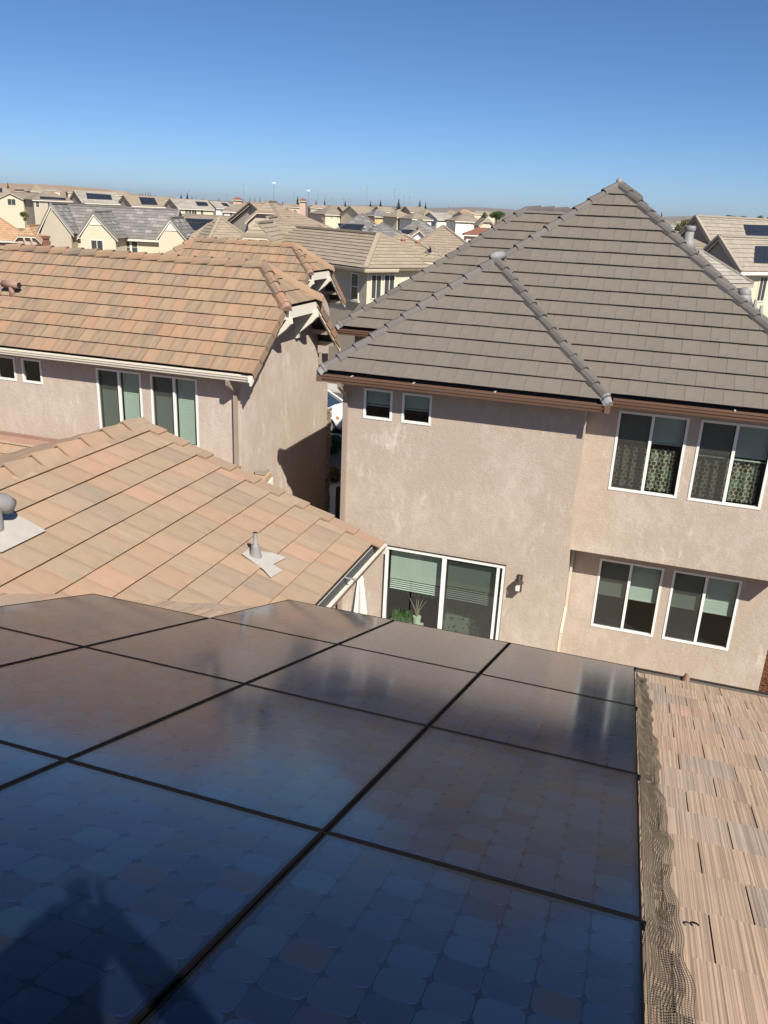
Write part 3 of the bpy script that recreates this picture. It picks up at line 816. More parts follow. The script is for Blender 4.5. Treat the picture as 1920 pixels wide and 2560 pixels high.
for w_ in upw: window(hc, P(w_[0], 15.5, w_[2]), (1, 0, 0), w_[1]-w_[0], w_[3]-w_[2], frame=.045, roommat='dark', **w_[4])
low = [C_win(-.464, .782, -7.97, -6.44, blind=.53, screen=0), C_win(.957, 2.22, -7.97, -6.44, blind=.53, screen=0)]
wall('wall', P(-1.04, 16.05, G), (1, 0, 0), 3.96, -6.14-G, M['stuccoC'], hc, [(w_[0]+1.04, w_[1]+1.04, w_[2]-G, w_[3]-G) for w_ in low])
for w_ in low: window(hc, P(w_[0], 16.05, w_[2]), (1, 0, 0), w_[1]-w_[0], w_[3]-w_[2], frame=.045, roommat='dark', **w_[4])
m = MB()
m.add([P(-1.04, 14.8, G), P(-1.04, 16.05, G), P(-1.04, 16.05, zS), P(-1.04, 14.8, zS)], [(0, 1, 2, 3)])
m.add([P(2.92, 16.05, G), P(2.92, 31, G), P(2.92, 31, zS), P(2.92, 15.5, zS), P(2.92, 15.5, -6.14), P(2.92, 16.05, -6.14)], [(0, 1, 2, 3, 4, 5)])
m.add([P(-5.63, 20.6, G), P(-5.63, 14.8, G), P(-5.63, 14.8, zS), P(-5.63, 20.6, zS)], [(0, 1, 2, 3)])
m.add([P(-7.55, 20.6, G), P(-5.63, 20.6, G), P(-5.63, 20.6, zS), P(-7.55, 20.6, zS)], [(0, 1, 2, 3)])
m.add([P(-7.55, 27.7, G), P(-7.55, 20.6, G), P(-7.55, 20.6, zS), P(-7.55, 27.7, zS)], [(0, 1, 2, 3)])
m.add([P(-7.55, 27.7, G), P(2.92, 31, G), P(2.92, 31, zS), P(-7.55, 27.7, zS)], [(3, 2, 1, 0)])
part('side_wall', m.v, m.f, M['stuccoC'], hc)
part('overhang_soffit', [P(-1.04, 15.5, -6.14), P(2.92, 15.5, -6.14), P(2.92, 16.05, -6.14), P(-1.04, 16.05, -6.14)], [(0, 3, 2, 1)], M['stuccoC'], hc)
m = MB()
for a, b in (((x0, yB), (xR, 14.8)), ((xR-.34, 14.8), (xR, yM)), ((xR-.34, yM), (xE, 15.5)), ((x0, 14.8), (-5.63, 20.6)), ((-7.85, 20.25), (-5.63, 20.6)), ((-7.85, 20.6), (-7.55, 28)), ((2.92, 15.5), (xE, 31))):
    m.add([P(a[0], a[1], zS), P(b[0], a[1], zS), P(b[0], b[1], zS), P(a[0], b[1], zS)], [(0, 3, 2, 1)])
part('soffit', m.v, m.f, M['taupe_trim'], hc)
gz = -2.975
for a, b, o_ in (((x0-.0, yB), (xR+.09, yB), (0, -1)), ((xR+.095, yM), (xE+.09, yM), (0, -1)), ((-7.95, 20.25), (-5.6, 20.25), (0, -1)), ((x0, 20.2), (x0, yB-.092), (-1, 0)), ((xE, 31), (xE, yM-.09), (1, 0))):
    gutter('gutter', P(a[0], a[1], gz), P(b[0], b[1], gz), (o_[0], o_[1], 0), M['gutC'], hc, .095, .145)
m = MB(); m.box(P(xR+.0, yB-.097, gz-.145), P(xR+.093, yB+.0, gz+.002)); m.build('gutter_end', M['gutC'], hc)
m = MB(); m.box(P(x0-.095, yB-.096, gz-.145), P(x0+.005, yB-.0, gz+.001)); m.build('gutter_end', M['gutC'], hc)
for gx in (-5.3, -4.1, -2.6, 1.4):
    yy = yB if gx < -1 else yM
    m = MB(); m.bar(P(gx, yy-.1, gz+.008), P(gx, yy+.01, gz+.012), .03, .012); m.build('gutter_hanger', M['lead'], hc)
def downspout(parent, mat, pts, w=.07):
    m = MB()
    for a, b in zip(pts[:-1], pts[1:]): m.bar(a, b, w, w*.8, Vector((0, 1, .01)))
    return m.build('downspout', mat, parent)
downspout(hc, M['taupe_trim'], [P(-5.55, 14.40, gz-.13), P(-5.55, 14.42, gz-.22), P(-5.55, 14.75, gz-.42), P(-5.55, 14.75, G+.1)], .085)
downspout(hc, M['creamtrim'], [P(-1.0, 15.95, -6.2), P(-1.0, 15.95, -7.6), P(-1.0, 15.4, -7.95), P(-1.0, 15.35, G)], .05)
# sliding glass door
sf = MB(); a, b, z0_, z1_ = slider
fw_ = .06
for q in ((a, a+fw_, z0_, z1_), (b-fw_, b, z0_, z1_), (a+fw_, b-fw_, z1_-fw_, z1_), (a+fw_, b-fw_, z0_, z0_+fw_)):
    sf.box(P(q[0], 14.75, q[2]), P(q[1], 14.815, q[3]))
mid = (a+b)/2-.04
sf.box(P(mid, 14.755, z0_+fw_), P(mid+.085, 14.81, z1_-fw_)); sf.box(P(b-.17, 14.76, z0_+fw_), P(b-.115, 14.80, z1_-fw_))
door = sf.build('sliding_door', M['vinyl'], hc)
for q0, q1 in ((a+fw_, mid), (mid+.085, b-fw_)):
    part('pane', [P(q0, 14.785, z0_+fw_), P(q1, 14.785, z0_+fw_), P(q1, 14.785, z1_-fw_), P(q0, 14.785, z1_-fw_)], [(0, 1, 2, 3)], M['glass'], door)
part('insect_screen', [P(mid+.085, 14.795, z0_+fw_), P(b-fw_, 14.795, z0_+fw_), P(b-fw_, 14.795, z1_-fw_), P(mid+.085, 14.795, z1_-fw_)], [(0, 1, 2, 3)], M['screen'], door)
m = MB(); m.box(P(b-.10, 14.80, -8.05), P(b-.06, 14.86, -7.83)); m.build('handle', M['black_metal'], door)
for q0, q1, e in ((a+fw_+.02, mid-.01, -7.42), (mid+.1, b-.1, -7.38)):
    m = MB(); z = z1_-fw_; pitch = .046
    while z > e:
        low_ = z < e+.26
        m.obox(P(q0, 14.90, z), (q1-q0, 0, 0), (0, .004 if not low_ else .020, .0455 if not low_ else .016), (0, .003, .002)); z -= pitch
    m.build('blind', M['blind'], door)
m = MB()
c_ = [P(a, 14.74, z0_), P(b, 14.74, z0_), P(b, 14.74, z1_), P(a, 14.74, z1_)]; d_ = [P(a-.8, 18.6, z0_-.02), P(b+.4, 18.6, z0_-.02), P(b+.4, 18.6, z1_), P(a-.8, 18.6, z1_)]
part('room', c_+d_, [(0, 1, 5, 4), (1, 2, 6, 5), (2, 3, 7, 6), (3, 0, 4, 7), (4, 5, 6, 7)], M['room'], door)
# porch lamp
lm = MB(); lx, ly, lz = -1.86, 14.8, -6.70
lm.box(P(lx-.05, ly-.03, lz+.02), P(lx+.05, ly, lz+.16)); lm.tube([P(lx, ly-.03, lz+.11), P(lx, ly-.09, lz+.15), P(lx, ly-.13, lz+.10)], .012, 8)
lm.tube([P(lx, ly-.13, lz+.13), P(lx, ly-.13, lz+.06), P(lx, ly-.13, lz+.05)], [.03, .05, .095], 12)
for sx, sy in ((-1, -1), (1, -1), (1, 1), (-1, 1)): lm.box(P(lx+sx*.055-.006, ly-.13+sy*.055-.006, lz-.12), P(lx+sx*.055+.006, ly-.13+sy*.055+.006, lz+.05))
lm.box(P(lx-.065, ly-.195, lz-.13), P(lx+.065, ly-.065, lz-.12))
lamp = lm.build('porch_lamp', M['bronze']); tag(lamp, 'small bronze lantern on the taupe wall beside the sliding door', 'wall lamp')
M['frost'] = plain('frosted_glass', (.72, .70, .64), .5, .4)
m = MB(); m.box(P(lx-.047, ly-.177, lz-.12), P(lx+.047, ly-.083, lz+.045)); m.build('lamp_glass', M['frost'], lamp)
# vents and pipes on the right slope
def rz(x): return zE + tC*(xE-x) + .05
def cpipe(name, x, y, h, r, hood):
    z = rz(x); m = MB(); m.tube([P(x, y, z-.1), P(x, y, z+.14), P(x, y, z+.16), P(x, y, z+h)], [r*1.9, r*1.25, r, r], 12)
    if hood == 'cap': m.tube([P(x, y, z+h-.06), P(x, y, z+h-.02), P(x, y, z+h+.06), P(x, y, z+h+.085)], [r*1.02, r*1.22, r*1.22, r*1.1], 12)
    if hood == 'dome': m.tube([P(x, y, z+h-.1), P(x, y, z+h-.02), P(x, y, z+h+.09), P(x, y, z+h+.15)], [r*1.05, r*1.35, r*1.2, r*.4], 14)
    return m.build(name, M['grey_pipe'], rc, True)
M['grey_pipe'] = plain('grey_painted_pipe', (.24, .235, .235), .55, .4)
cpipe('vent_pipe', .35, 24.2, .42, .115, 'cap'); cpipe('turbine_vent', 1.93, 24.0, .15, .13, 'dome')
cpipe('vent_pipe', 1.86, 20.0, .26, .035, None); cpipe('vent_pipe', 1.87, 18.7, .26, .035, None)
# plants and chair behind the sliding door
M['leaf'] = plain('house_plant_leaf', (.10, .22, .05), .5, .4, var=.3, scale=12)
M['pot'] = plain('pale_pot', (.62, .66, .52), .6)
M['trunk'] = plain('plant_stem', (.30, .24, .16), .8)
def leaf_blade(m, a, d, L, w):
    s = d.cross(Vector((0, 1, .2))).normalized()*w
    m.add([a-s*.5, a+s*.5, a+d*L*.6+s*.4, a+d*L, a+d*L*.6-s*.4], [(0, 1, 2, 3, 4)])
rr = random.Random(5)
pl = thing('planter_box', 'pale green planter box with grassy leaves inside the glass door', 'planter', P(-4.15, 15.1, G+.1))
m = MB(); m.box(P(-4.52, 15.0, -8.42), P(-3.82, 15.2, -8.20)); m.build('box', M['pot'], pl)
m = MB(); m.box(P(-4.5, 15.0, G+.1), P(-4.42, 15.2, -8.42)); m.box(P(-3.92, 15.0, G+.1), P(-3.84, 15.2, -8.42)); m.build('stand', M['wood'], pl)
m = MB()
for i in range(90):
    a_ = P(-4.48+rr.random()*.42, 15.04+rr.random()*.12, -8.2); leaf_blade(m, a_, Vector(((rr.random()-.5)*.5, (rr.random()-.5)*.5, 1)).normalized(), .16+rr.random()*.16, .014)
m.build('grass_leaves', M['leaf'], pl)
pt = thing('potted_tree', 'small tree in a pale pot inside the glass door', 'potted plant', P(-3.95, 15.1, -8.2))
m = MB(); m.tube([P(-3.95, 15.1, -8.20), P(-3.95, 15.1, -8.02)], [.07, .09], 12); m.build('pot', M['pot'], pt)
m = MB(); tips = []
for dx, hh in ((-.30, .62), (.02, .60), (.14, .55), (-.05, .5), (.24, .5)):
    tip = P(-3.95+dx, 15.1, -8.02+hh); tips.append(tip); m.tube([P(-3.95, 15.1, -8.05), P(-3.95+dx*.15, 15.1, -7.88), tip], [.016, .011, .006], 6)
m.build('stem', M['trunk'], pt)
m = MB()
for tp in tips:
    for k in range(9):
        an = k/9*6.28; leaf_blade(m, tp, Vector((math.cos(an), math.sin(an)*.6, .15-.3*rr.random())).normalized(), .11, .035)
m.build('leaves', M['leaf'], pt)
def floral():
    t = NT('floral_fabric'); v = t.n('TexVoronoi', {'Vector': t.obj(), 'Scale': 11.0})
    f = t.ramp(v.outputs['Distance'], [(.26, (1, 1, 1)), (.34, (0, 0, 0))])
    return t.done(t.bsdf(t.mix(f, (.60, .62, .50), (.16, .17, .13)), .9))
M['floral'] = floral()
chr_ = thing('armchair', 'floral upholstered armchair behind the screened half of the glass door', 'armchair', P(-3.05, 15.6, G+.1))
bmx = MB(); bmx.prism([P(-3.42, 15.35, -8.55), P(-2.80, 15.35, -8.55), P(-2.78, 15.35, -7.99), P(-2.98, 15.35, -7.97), P(-3.40, 15.35, -7.88)], (0, .14, 0)); bmx.build('backrest', M['floral'], chr_)
m = MB(); m.box(P(-3.42, 15.49, -8.4), P(-2.80, 16.05, -8.22)); m.build('seat', M['floral'], chr_)
m = MB(); m.box(P(-2.79, 15.36, -8.5), P(-2.66, 16.0, -8.12)); m.build('arm', M['floral'], chr_)
m = MB(); m.box(P(-3.55, 15.36, -8.5), P(-3.43, 16.0, -8.12)); m.build('arm', M['floral'], chr_)
for lx_, ly_ in ((-3.5, 15.4), (-2.75, 15.4), (-3.5, 16), (-2.75, 16)):
    m = MB(); m.box(P(lx_, ly_, G+.10), P(lx_+.05, ly_+.05, -8.4)); m.build('leg', M['wood'], chr_)
# closed parasol in the yard
um = thing('closed_parasol', 'closed white patio parasol in front of the taupe wall', 'parasol', P(-4.52, 13.0, G))
V, F = [], []; N = 40; rows = [(-6.27, .012), (-6.33, .045), (-6.6, .075), (-7.0, .115), (-7.4, .15), (-7.75, .175)]
for z, r in rows:
    for k in range(N):
        an = 2*math.pi*k/N; rr_ = r*(1+.30*math.sin(an*6+.7)+.06*math.sin(an*13)); V.append(P(-4.52+rr_*math.cos(an), 13.0+rr_*math.sin(an), z))
for i in range(len(rows)-1):
    for k in range(N): F.append((i*N+k, i*N+(k+1) % N, (i+1)*N+(k+1) % N, (i+1)*N+k))
F.append(tuple(range(N)))
part('canopy', V, F, M['white'], um, True)
m = MB(); m.tube([P(-4.52, 13, G), P(-4.52, 13, -6.2)], .02, 8); m.build('pole', M['wood'], um)
m = MB(); m.tube([P(-4.52, 13, G+.06), P(-4.52, 13, G+.14)], [.25, .2], 16); m.build('base', M['concrete'], um)
tc = tag(MB().tube([P(.66, EY+.12, EZ+.0), P(.66, EY+.12, EZ+.03), P(.66, EY+.10, EZ+.10)], [.05, .035, .012], 10).build('clay_finial', M['terra']), 'small red clay fragment standing on the dark foreground gutter', 'clay fragment')
m = MB(); m.box(P(.50, EY+.05, EZ-.002), P(.82, EY+.14, EZ+.012)); tag(m.build('mortar_lump', M['lead']), 'flat white mortar crumbs under the red clay fragment', 'mortar')
# ------------------------------------------------------------------ mauve house with terracotta gables, at the left
hb = thing('gabled_house', 'mauve stucco house with terracotta tile roof, clipped gables and white brackets', 'house', P(-12, 16, G))
tB = .80
def gable_block(dx, dy, xl, left_hip, nm, tiles_limit):
    xr = -7.20+dx; yn, yf, yr = 14.10+dy, 18.64+dy, 16.37+dy
    ze = -3.10; zr = ze + tB*(yr-yn); zc = -1.97; yc1 = yn+(zc-ze)/tB; yc2 = yf-(zc-ze)/tB; xa = -8.07+dx
    A = P(xa, yr, zr); xlr = xl + (yr-yn if left_hip else 0); L_ = P(xlr, yr, zr)
    ff = [P(xl, yn, ze), P(xr, yn, ze), P(xr, yc1, zc), A, L_]
    fh = [P(xr, yc1, zc), P(xr, yc2, zc), A]
    fb = [P(xr, yf, ze), P(xl, yf, ze), L_, A, P(xr, yc2, zc)]
    pol = [ff, fh, fb]
    if left_hip: pol.append([P(xl, yf, ze), P(xl, yn, ze), L_])
    rf = deck(nm, pol, M['deck'], hb)
    t1 = collect_tiles(Face(ff), .305, .352, .03) + collect_tiles(Face(fh), .305, .352, .03)
    put_tiles(t1, rf, M['tileB'], tiles_limit)
    put_tiles(collect_tiles(Face(fb), .305, .352, .03), rf, M['tileB'], 0)
    xs = max(xlr, -14.6+dx)
    ridge_caps(rf, A, P(xs, yr, zr), M['tileB'], .12, .11, .40, .05)
    ridge_caps(rf, P(xr+.02, yc1, zc), A, M['tileB'], .13, .13, .38, .05, end=M['terra'])
    ridge_caps(rf, P(xr+.02, yc2, zc), A, M['tileB'], .13, .13, .38, .05, end=M['terra'])
    if left_hip: ridge_caps(rf, P(xl, yn, ze), L_, M['tileB'], .12, .11, .38, .05)
    rake_tiles(rf, P(xr, yn-.02, ze), P(xr, yc1-.05, zc-.04), M['tileB'], out=Vector((1, 0, 0)), w=.2, h=.15)
    rake_tiles(rf, P(xr, yf+.02, ze), P(xr, yc2+.05, zc-.04), M['tileB'], out=Vector((1, 0, 0)), w=.2, h=.15)
    # barge boards
    for ya, za, yb_, zb in ((yn-.05, ze-.08, yc1, zc-.10), (yf+.05, ze-.08, yc2, zc-.10)):
        m = MB(); s = Vector((0, yb_-ya, zb-za)); m.obox(P(xr-.05, ya, za-.12), (.045, 0, 0), s, (0, 0, .16)); m.build('barge_board', M['white'], hb)
    m = MB(); m.box(P(xr-.055, yc1-.03, zc-.24), P(xr+.0, yc2+.03, zc-.02)); m.build('barge_board', M['white'], hb)
    for yy in (yf-.75, yf-.35):
        m = MB(); m.box(P(xr-.45, yy, ze+tB*(yf-yy)-.30), P(xr-.05, yy+.09, ze+tB*(yf-yy)-.20)); m.build('outlooker', M['taupe_trim'], hb)
    # gable wall
    xw = -7.64+dx; y1, y2 = 14.42+dy, 18.32+dy
    zt = lambda y: min(zc-.05, ze + tB*min(y-yn, yf-y) - .09)
    V = [P(xw, y1, G), P(xw, y2, G), P(xw, y2, zt(y2)), P(xw, yc2, zc-.08), P(xw, yc1, zc-.08), P(xw, y1, zt(y1))]
    part('gable_wall', V, [(0, 1, 2, 3, 4, 5)], M['stuccoB'], hb)
    for yb_ in (yc1+.18, yc2-.18):
        zt_ = zc-.20; m = MB()
        m.prism([P(xw, yb_-.065, zt_), P(xw+.50, yb_-.065, zt_), P(xw+.52, yb_-.065, zt_-.13), P(xw+.42, yb_-.065, zt_-.24), P(xw+.10, yb_-.065, zt_-.50), P(xw+.07, yb_-.065, zt_-.62), P(xw, yb_-.065, zt_-.62)], (0, .13, 0))
        m.build('bracket', M['white'], hb)
    m = MB(); m.box(P(xw+.002, yr-.16, zc-.52), P(xw+.03, yr+.16, zc-.22)); m.build('gable_vent', M['taupe_trim'], hb)
    gutter('gutter', P(xl, yn+.0, ze-.005), P(xr-.06, yn+.0, ze-.005), (0, -1, 0), M['white'], hb, .095, .125)
    m = MB(); m.box(P(xr-.062, yn-.096, ze-.13), P(xr-.05, yn, ze-.003)); m.build('gutter_end', M['white'], hb)
    m = MB(); m.add([P(xl, yn, ze-.1), P(xr-.05, yn, ze-.1), P(xr-.05, y1, ze-.1), P(xl, y1, ze-.1)], [(0, 3, 2, 1)]); part('soffit', m.v, m.f, M['taupe_trim'], hb)
    return rf
gable_block(0, 0, -20, False, 'roof', 230)
gable_block(-3.2, 8.65, -17.1, True, 'second_roof', 90)
bw = [(-10.98, -9.90, -4.80, -3.37, dict(blind=1.0, screen=0)), (-9.68, -8.60, -4.80, -3.37, dict(blind=1.0, screen=0)), (-12.86, -12.35, -3.87, -3.35, dict(kind='fixed')), (-13.55, -13.03, -3.87, -3.35, dict(kind='fixed'))]
wall('wall', P(-20, 14.42, G), (1, 0, 0), 20-7.64, -3.2-G, M['stuccoB'], hb, [(w_[0]+20, w_[1]+20, w_[2]-G, w_[3]-G) for w_ in bw])
for w_ in bw: window(hb, P(w_[0], 14.42, w_[2]), (1, 0, 0), w_[1]-w_[0], w_[3]-w_[2], frame=.04, roommat='dark', **w_[4])
wall('wall', P(-20, 23.07, G), (1, 0, 0), 20-10.84, -3.2-G, M['stuccoB'], hb)
m = MB(); m.box(P(-10.84, 18.32, G), P(-7.645, 19.0, -3.42)); m.build('porch_wall', M['stuccoB'], hb)
downspout(hb, M['taupe_trim'], [P(-7.72, 14.06, -3.23), P(-7.72, 14.08, -3.34), P(-7.72, 14.36, -3.5), P(-7.72, 14.37, G)], .075)
downspout(hb, M['taupe_trim'], [P(-7.60, 18.40, -3.3), P(-7.60, 18.40, -3.6)], .06)
# lean-to roof along its rear wall
pr_ = [P(-20, 12.5, -5.85), P(-7.05, 12.5, -5.85), P(-7.05, 14.41, -5.16), P(-20, 14.41, -5.16)]
lr = deck('porch_roof', [pr_], M['deck'], hb)
put_tiles(collect_tiles(Face(pr_), .305, .345, .028), lr, M['tileW'], 0)
m = MB(); m.box(P(-20, 14.36, -5.12), P(-7.65, 14.418, -5.04)); m.obox(P(-20, 14.18, -5.19), (12.4, 0, 0), (0, .2, .072), (0, 0, .01)); m.build('wall_flashing', M['terra'], lr)
rake_tiles(lr, P(-7.03, 12.5, -5.85), P(-7.03, 14.45, -5.15), M['tileW'], out=Vector((1, 0, 0)), w=.25, h=.2)
m = MB(); m.box(P(-7.28, 14.3, -5.13), P(-7.06, 14.5, -5.04)); m.build('ridge_end', M['taupe_trim'], lr)
m = MB(); m.obox(P(-7.02, 12.5, -6.08), (.04, 0, 0), (0, 2.0, .72), (0, 0, .14)); m.build('barge_board', M['white'], hb)
# terracotta exhaust hood on the roof
hx, hy = -13.62, 15.22; hz = -3.10+tB*(hy-14.10)+.05
m = MB(); m.tube([P(hx-.22, hy, hz+.22), P(hx+.22, hy-.02, hz+.22)], .075, 14); m.tube([P(hx, hy, hz-.05), P(hx, hy, hz+.21)], .065, 12)
hood = m.build('exhaust_hood', M['terra'], hb, True)
m = MB(); m.tube([P(hx+.215, hy-.02, hz+.22), P(hx+.223, hy-.02, hz+.22)], .06, 12); m.build('hood_mouth', M['dark'], hood)
n2 = Vector((0, -tB, 1)).normalized()
v = [P(hx+a_, hy+b_, hz+b_*tB+.012) for a_, b_ in ((-.25, -.3), (.25, -.3), (.25, .12), (-.25, .12))]
part('pipe_flashing', v, [(0, 1, 2, 3)], M['terra'], hood)
# stone pier at its front corner
M['stone'] = tilemat('field_stone', [(0, (.30, .25, .19)), (.3, (.38, .32, .24)), (.6, (.22, .18, .14)), (.8, (.42, .36, .28)), (1, (.30, .25, .19))], .3)
sp = MB(); sp.box(P(-8.4, 18.98, G), P(-7.66, 19.25, -4.86)); pier = sp.build('stone_pier', M['dark'], hb)
rr = random.Random(9); z = G+.02
while z < -4.86:
    hgt = .10+rr.random()*.06; y = 19.0
    for side in (0, 1):
        q = 0.0; tot = .27 if side == 0 else .74
        while q < tot-.02:
            w2 = min(tot-q, .14+rr.random()*.16); dd = .03+rr.random()*.035; m = MB(); c = .012
            if side == 0: m.box(P(-7.66, 18.98+q+c, z+c), P(-7.66+dd, 18.98+q+w2-c, z+hgt-c))
            else: m.box(P(-8.4+q+c, 18.98-dd, z+c), P(-8.4+q+w2-c, 18.98, z+hgt-c))
            for vv_ in m.v: vv_ += Vector((rr.random()-.5, rr.random()-.5, rr.random()-.5))*.022
            so_ = m.build('stone', M['stone'], pier); q += w2
    z += hgt
# fence across the side yard
fe = thing('side_fence', 'dark wooden board fence closing the narrow shaded side yard', 'fence', P(-6.6, 19.5, G))
for i in range(13):
    m = MB(); x = -7.55+i*.148; hh = 1.78+.02*rr.random()
    m.prism([P(x, 19.5-i*.02, G), P(x+.14, 19.5-i*.02, G), P(x+.14, 19.5-i*.02, G+hh-.04), P(x+.07, 19.5-i*.02, G+hh+.03), P(x, 19.5-i*.02, G+hh-.04)], (0, .02, 0)); m.build('board', M['wood'], fe)
m = MB(); m.box(P(-7.55, 19.53, G+.4), P(-5.65, 19.58, G+.5)); m.box(P(-7.55, 19.53, G+1.4), P(-5.65, 19.58, G+1.5)); m.build('rail', M['wood'], fe)
# ------------------------------------------------------------------ houses farther off
def tramp(a, b, c): return [(0, a), (.25, b), (.5, a), (.72, c), (.85, b), (1, a)]
M['tileD'] = tilemat('tile_tan_brown', tramp((.315, .26, .195), (.345, .28, .21), (.29, .24, .18)), .3)
M['tileG'] = tilemat('tile_grey_mixed', tramp((.17, .16, .15), (.205, .19, .175), (.33, .31, .29)), .3)
M['tileP'] = tilemat('tile_pale_grey', tramp((.34, .31, .265), (.40, .37, .325), (.27, .245, .21)), .3)
M['tileT'] = tilemat('tile_warm_tan', tramp((.315, .25, .19), (.345, .27, .20), (.28, .23, .18)), .3)
M['tileO'] = tilemat('tile_orange', tramp((.42, .255, .15), (.46, .29, .175), (.33, .235, .155)), .3)
M['tileK'] = tilemat('tile_dull_brown', tramp((.275, .23, .18), (.30, .25, .195), (.24, .20, .16)), .3)
M['tileR'] = tilemat('tile_grey_tan', tramp((.30, .262, .215), (.335, .29, .235), (.265, .235, .20)), .3)
M['redroof'] = plain('red_brown_roof', (.24, .11, .075), .8)
M['pinkwall'] = stucco('stucco_pink', (.50, .36, .28), (.55, .42, .34), .4, 1.0)
M['yellow_wood'] = plain('bare_plywood', (.58, .42, .20), .8, .2, var=.25, scale=1.5)
M['farglass'] = plain('dark_window_glass', (.045, .06, .06), .12, .6)
M['fardark'] = plain('dark_screen', (.06, .055, .05), .6, .3)
M['pvfar'] = plain('far_solar_glass', (.022, .026, .036), .18, .5)
UP = Vector((0, 0, 1))
def on_plane(px, py, p, n):
    d = (at(px, py, 1.0) - CAMP)
    t = (p - CAMP).dot(n) / d.dot(n)
    return CAMP + d*t

def farwin(parent, p, n, r, kind='slider', trim=.09, mat='white'):
    """window of a far house: frame with sash bar, panes set behind it; r = photo rectangle"""
    n = n.normalized(); u = UP.cross(n).normalized()
    a = on_plane(r[0], r[3], p, n); b = on_plane(r[1], r[2], p, n)
    w = (b-a).dot(u); h = b.z-a.z
    if w < 0: a = a+u*w; w = -w
    m = MB(); o = a; t = trim; d = n*.05
    m.obox(o-u*t-UP*t, u*(w+2*t), d, UP*t); m.obox(o-u*t+UP*h, u*(w+2*t), d, UP*t)
    m.obox(o-u*t, u*t, d, UP*h); m.obox(o+u*w, u*t, d, UP*h)
    s = min(.06, w*.06)
    if kind == 'slider': m.obox(o+u*(w/2-s/2), u*s, d*.8, UP*h)
    if kind == 'hung': m.obox(o+UP*(h/2-s/2), u*w, d*.8, UP*s)
    fr = m.build('window', M[mat], parent)
    halves = [(0, w/2), (w/2, w)] if kind == 'slider' else [(0, w)]
    for i, (q0, q1) in enumerate(halves):
        part('pane', [o+n*.012+u*q0, o+n*.012+u*q1, o+n*.012+u*q1+UP*h, o+n*.012+u*q0+UP*h], [(0, 1, 2, 3)], M['farglass' if i == len(halves)-1 else 'fardark'], fr)
    return fr

def pv_array(label, corners, p, n, nx, ny, group='solar arrays on neighbouring roofs'):
    """corners in photo pixels (top-left, top-right, bottom-right, bottom-left) laid on roof plane p, n"""
    c = [on_plane(x, y, p + n*.14, n) for x, y in corners]
    o = thing('solar_array', label, 'solar panels', (c[0]+c[2])/2, group)
    g = lambda s, t: c[0]*(1-s)*(1-t) + c[1]*s*(1-t) + c[2]*s*t + c[3]*(1-s)*t
    for i in range(nx):
        for j in range(ny):
            e = .012; q = [g((i+e)/nx, (j+e)/ny), g((i+1-e)/nx, (j+e)/ny), g((i+1-e)/nx, (j+1-e)/ny), g((i+e)/nx, (j+1-e)/ny)]
            m = MB(); m.add(q + [k - n*.08 for k in q], [(0, 1, 2, 3), (7, 6, 5, 4), (0, 4, 5, 1), (1, 5, 6, 2), (2, 6, 7, 3), (3, 7, 4, 0)]); m.build('panel', M['pvfar'], o)
    return o

def roof_of(parent, polys, mat, expo, w, T, name='roof'):
    rf = deck(name, polys, mat, parent, .12)
    tl = []
    for q in polys: tl += collect_tiles(Face(q), w, expo, T, gap=.004)
    put_tiles(tl, rf, mat, 0)
    return rf

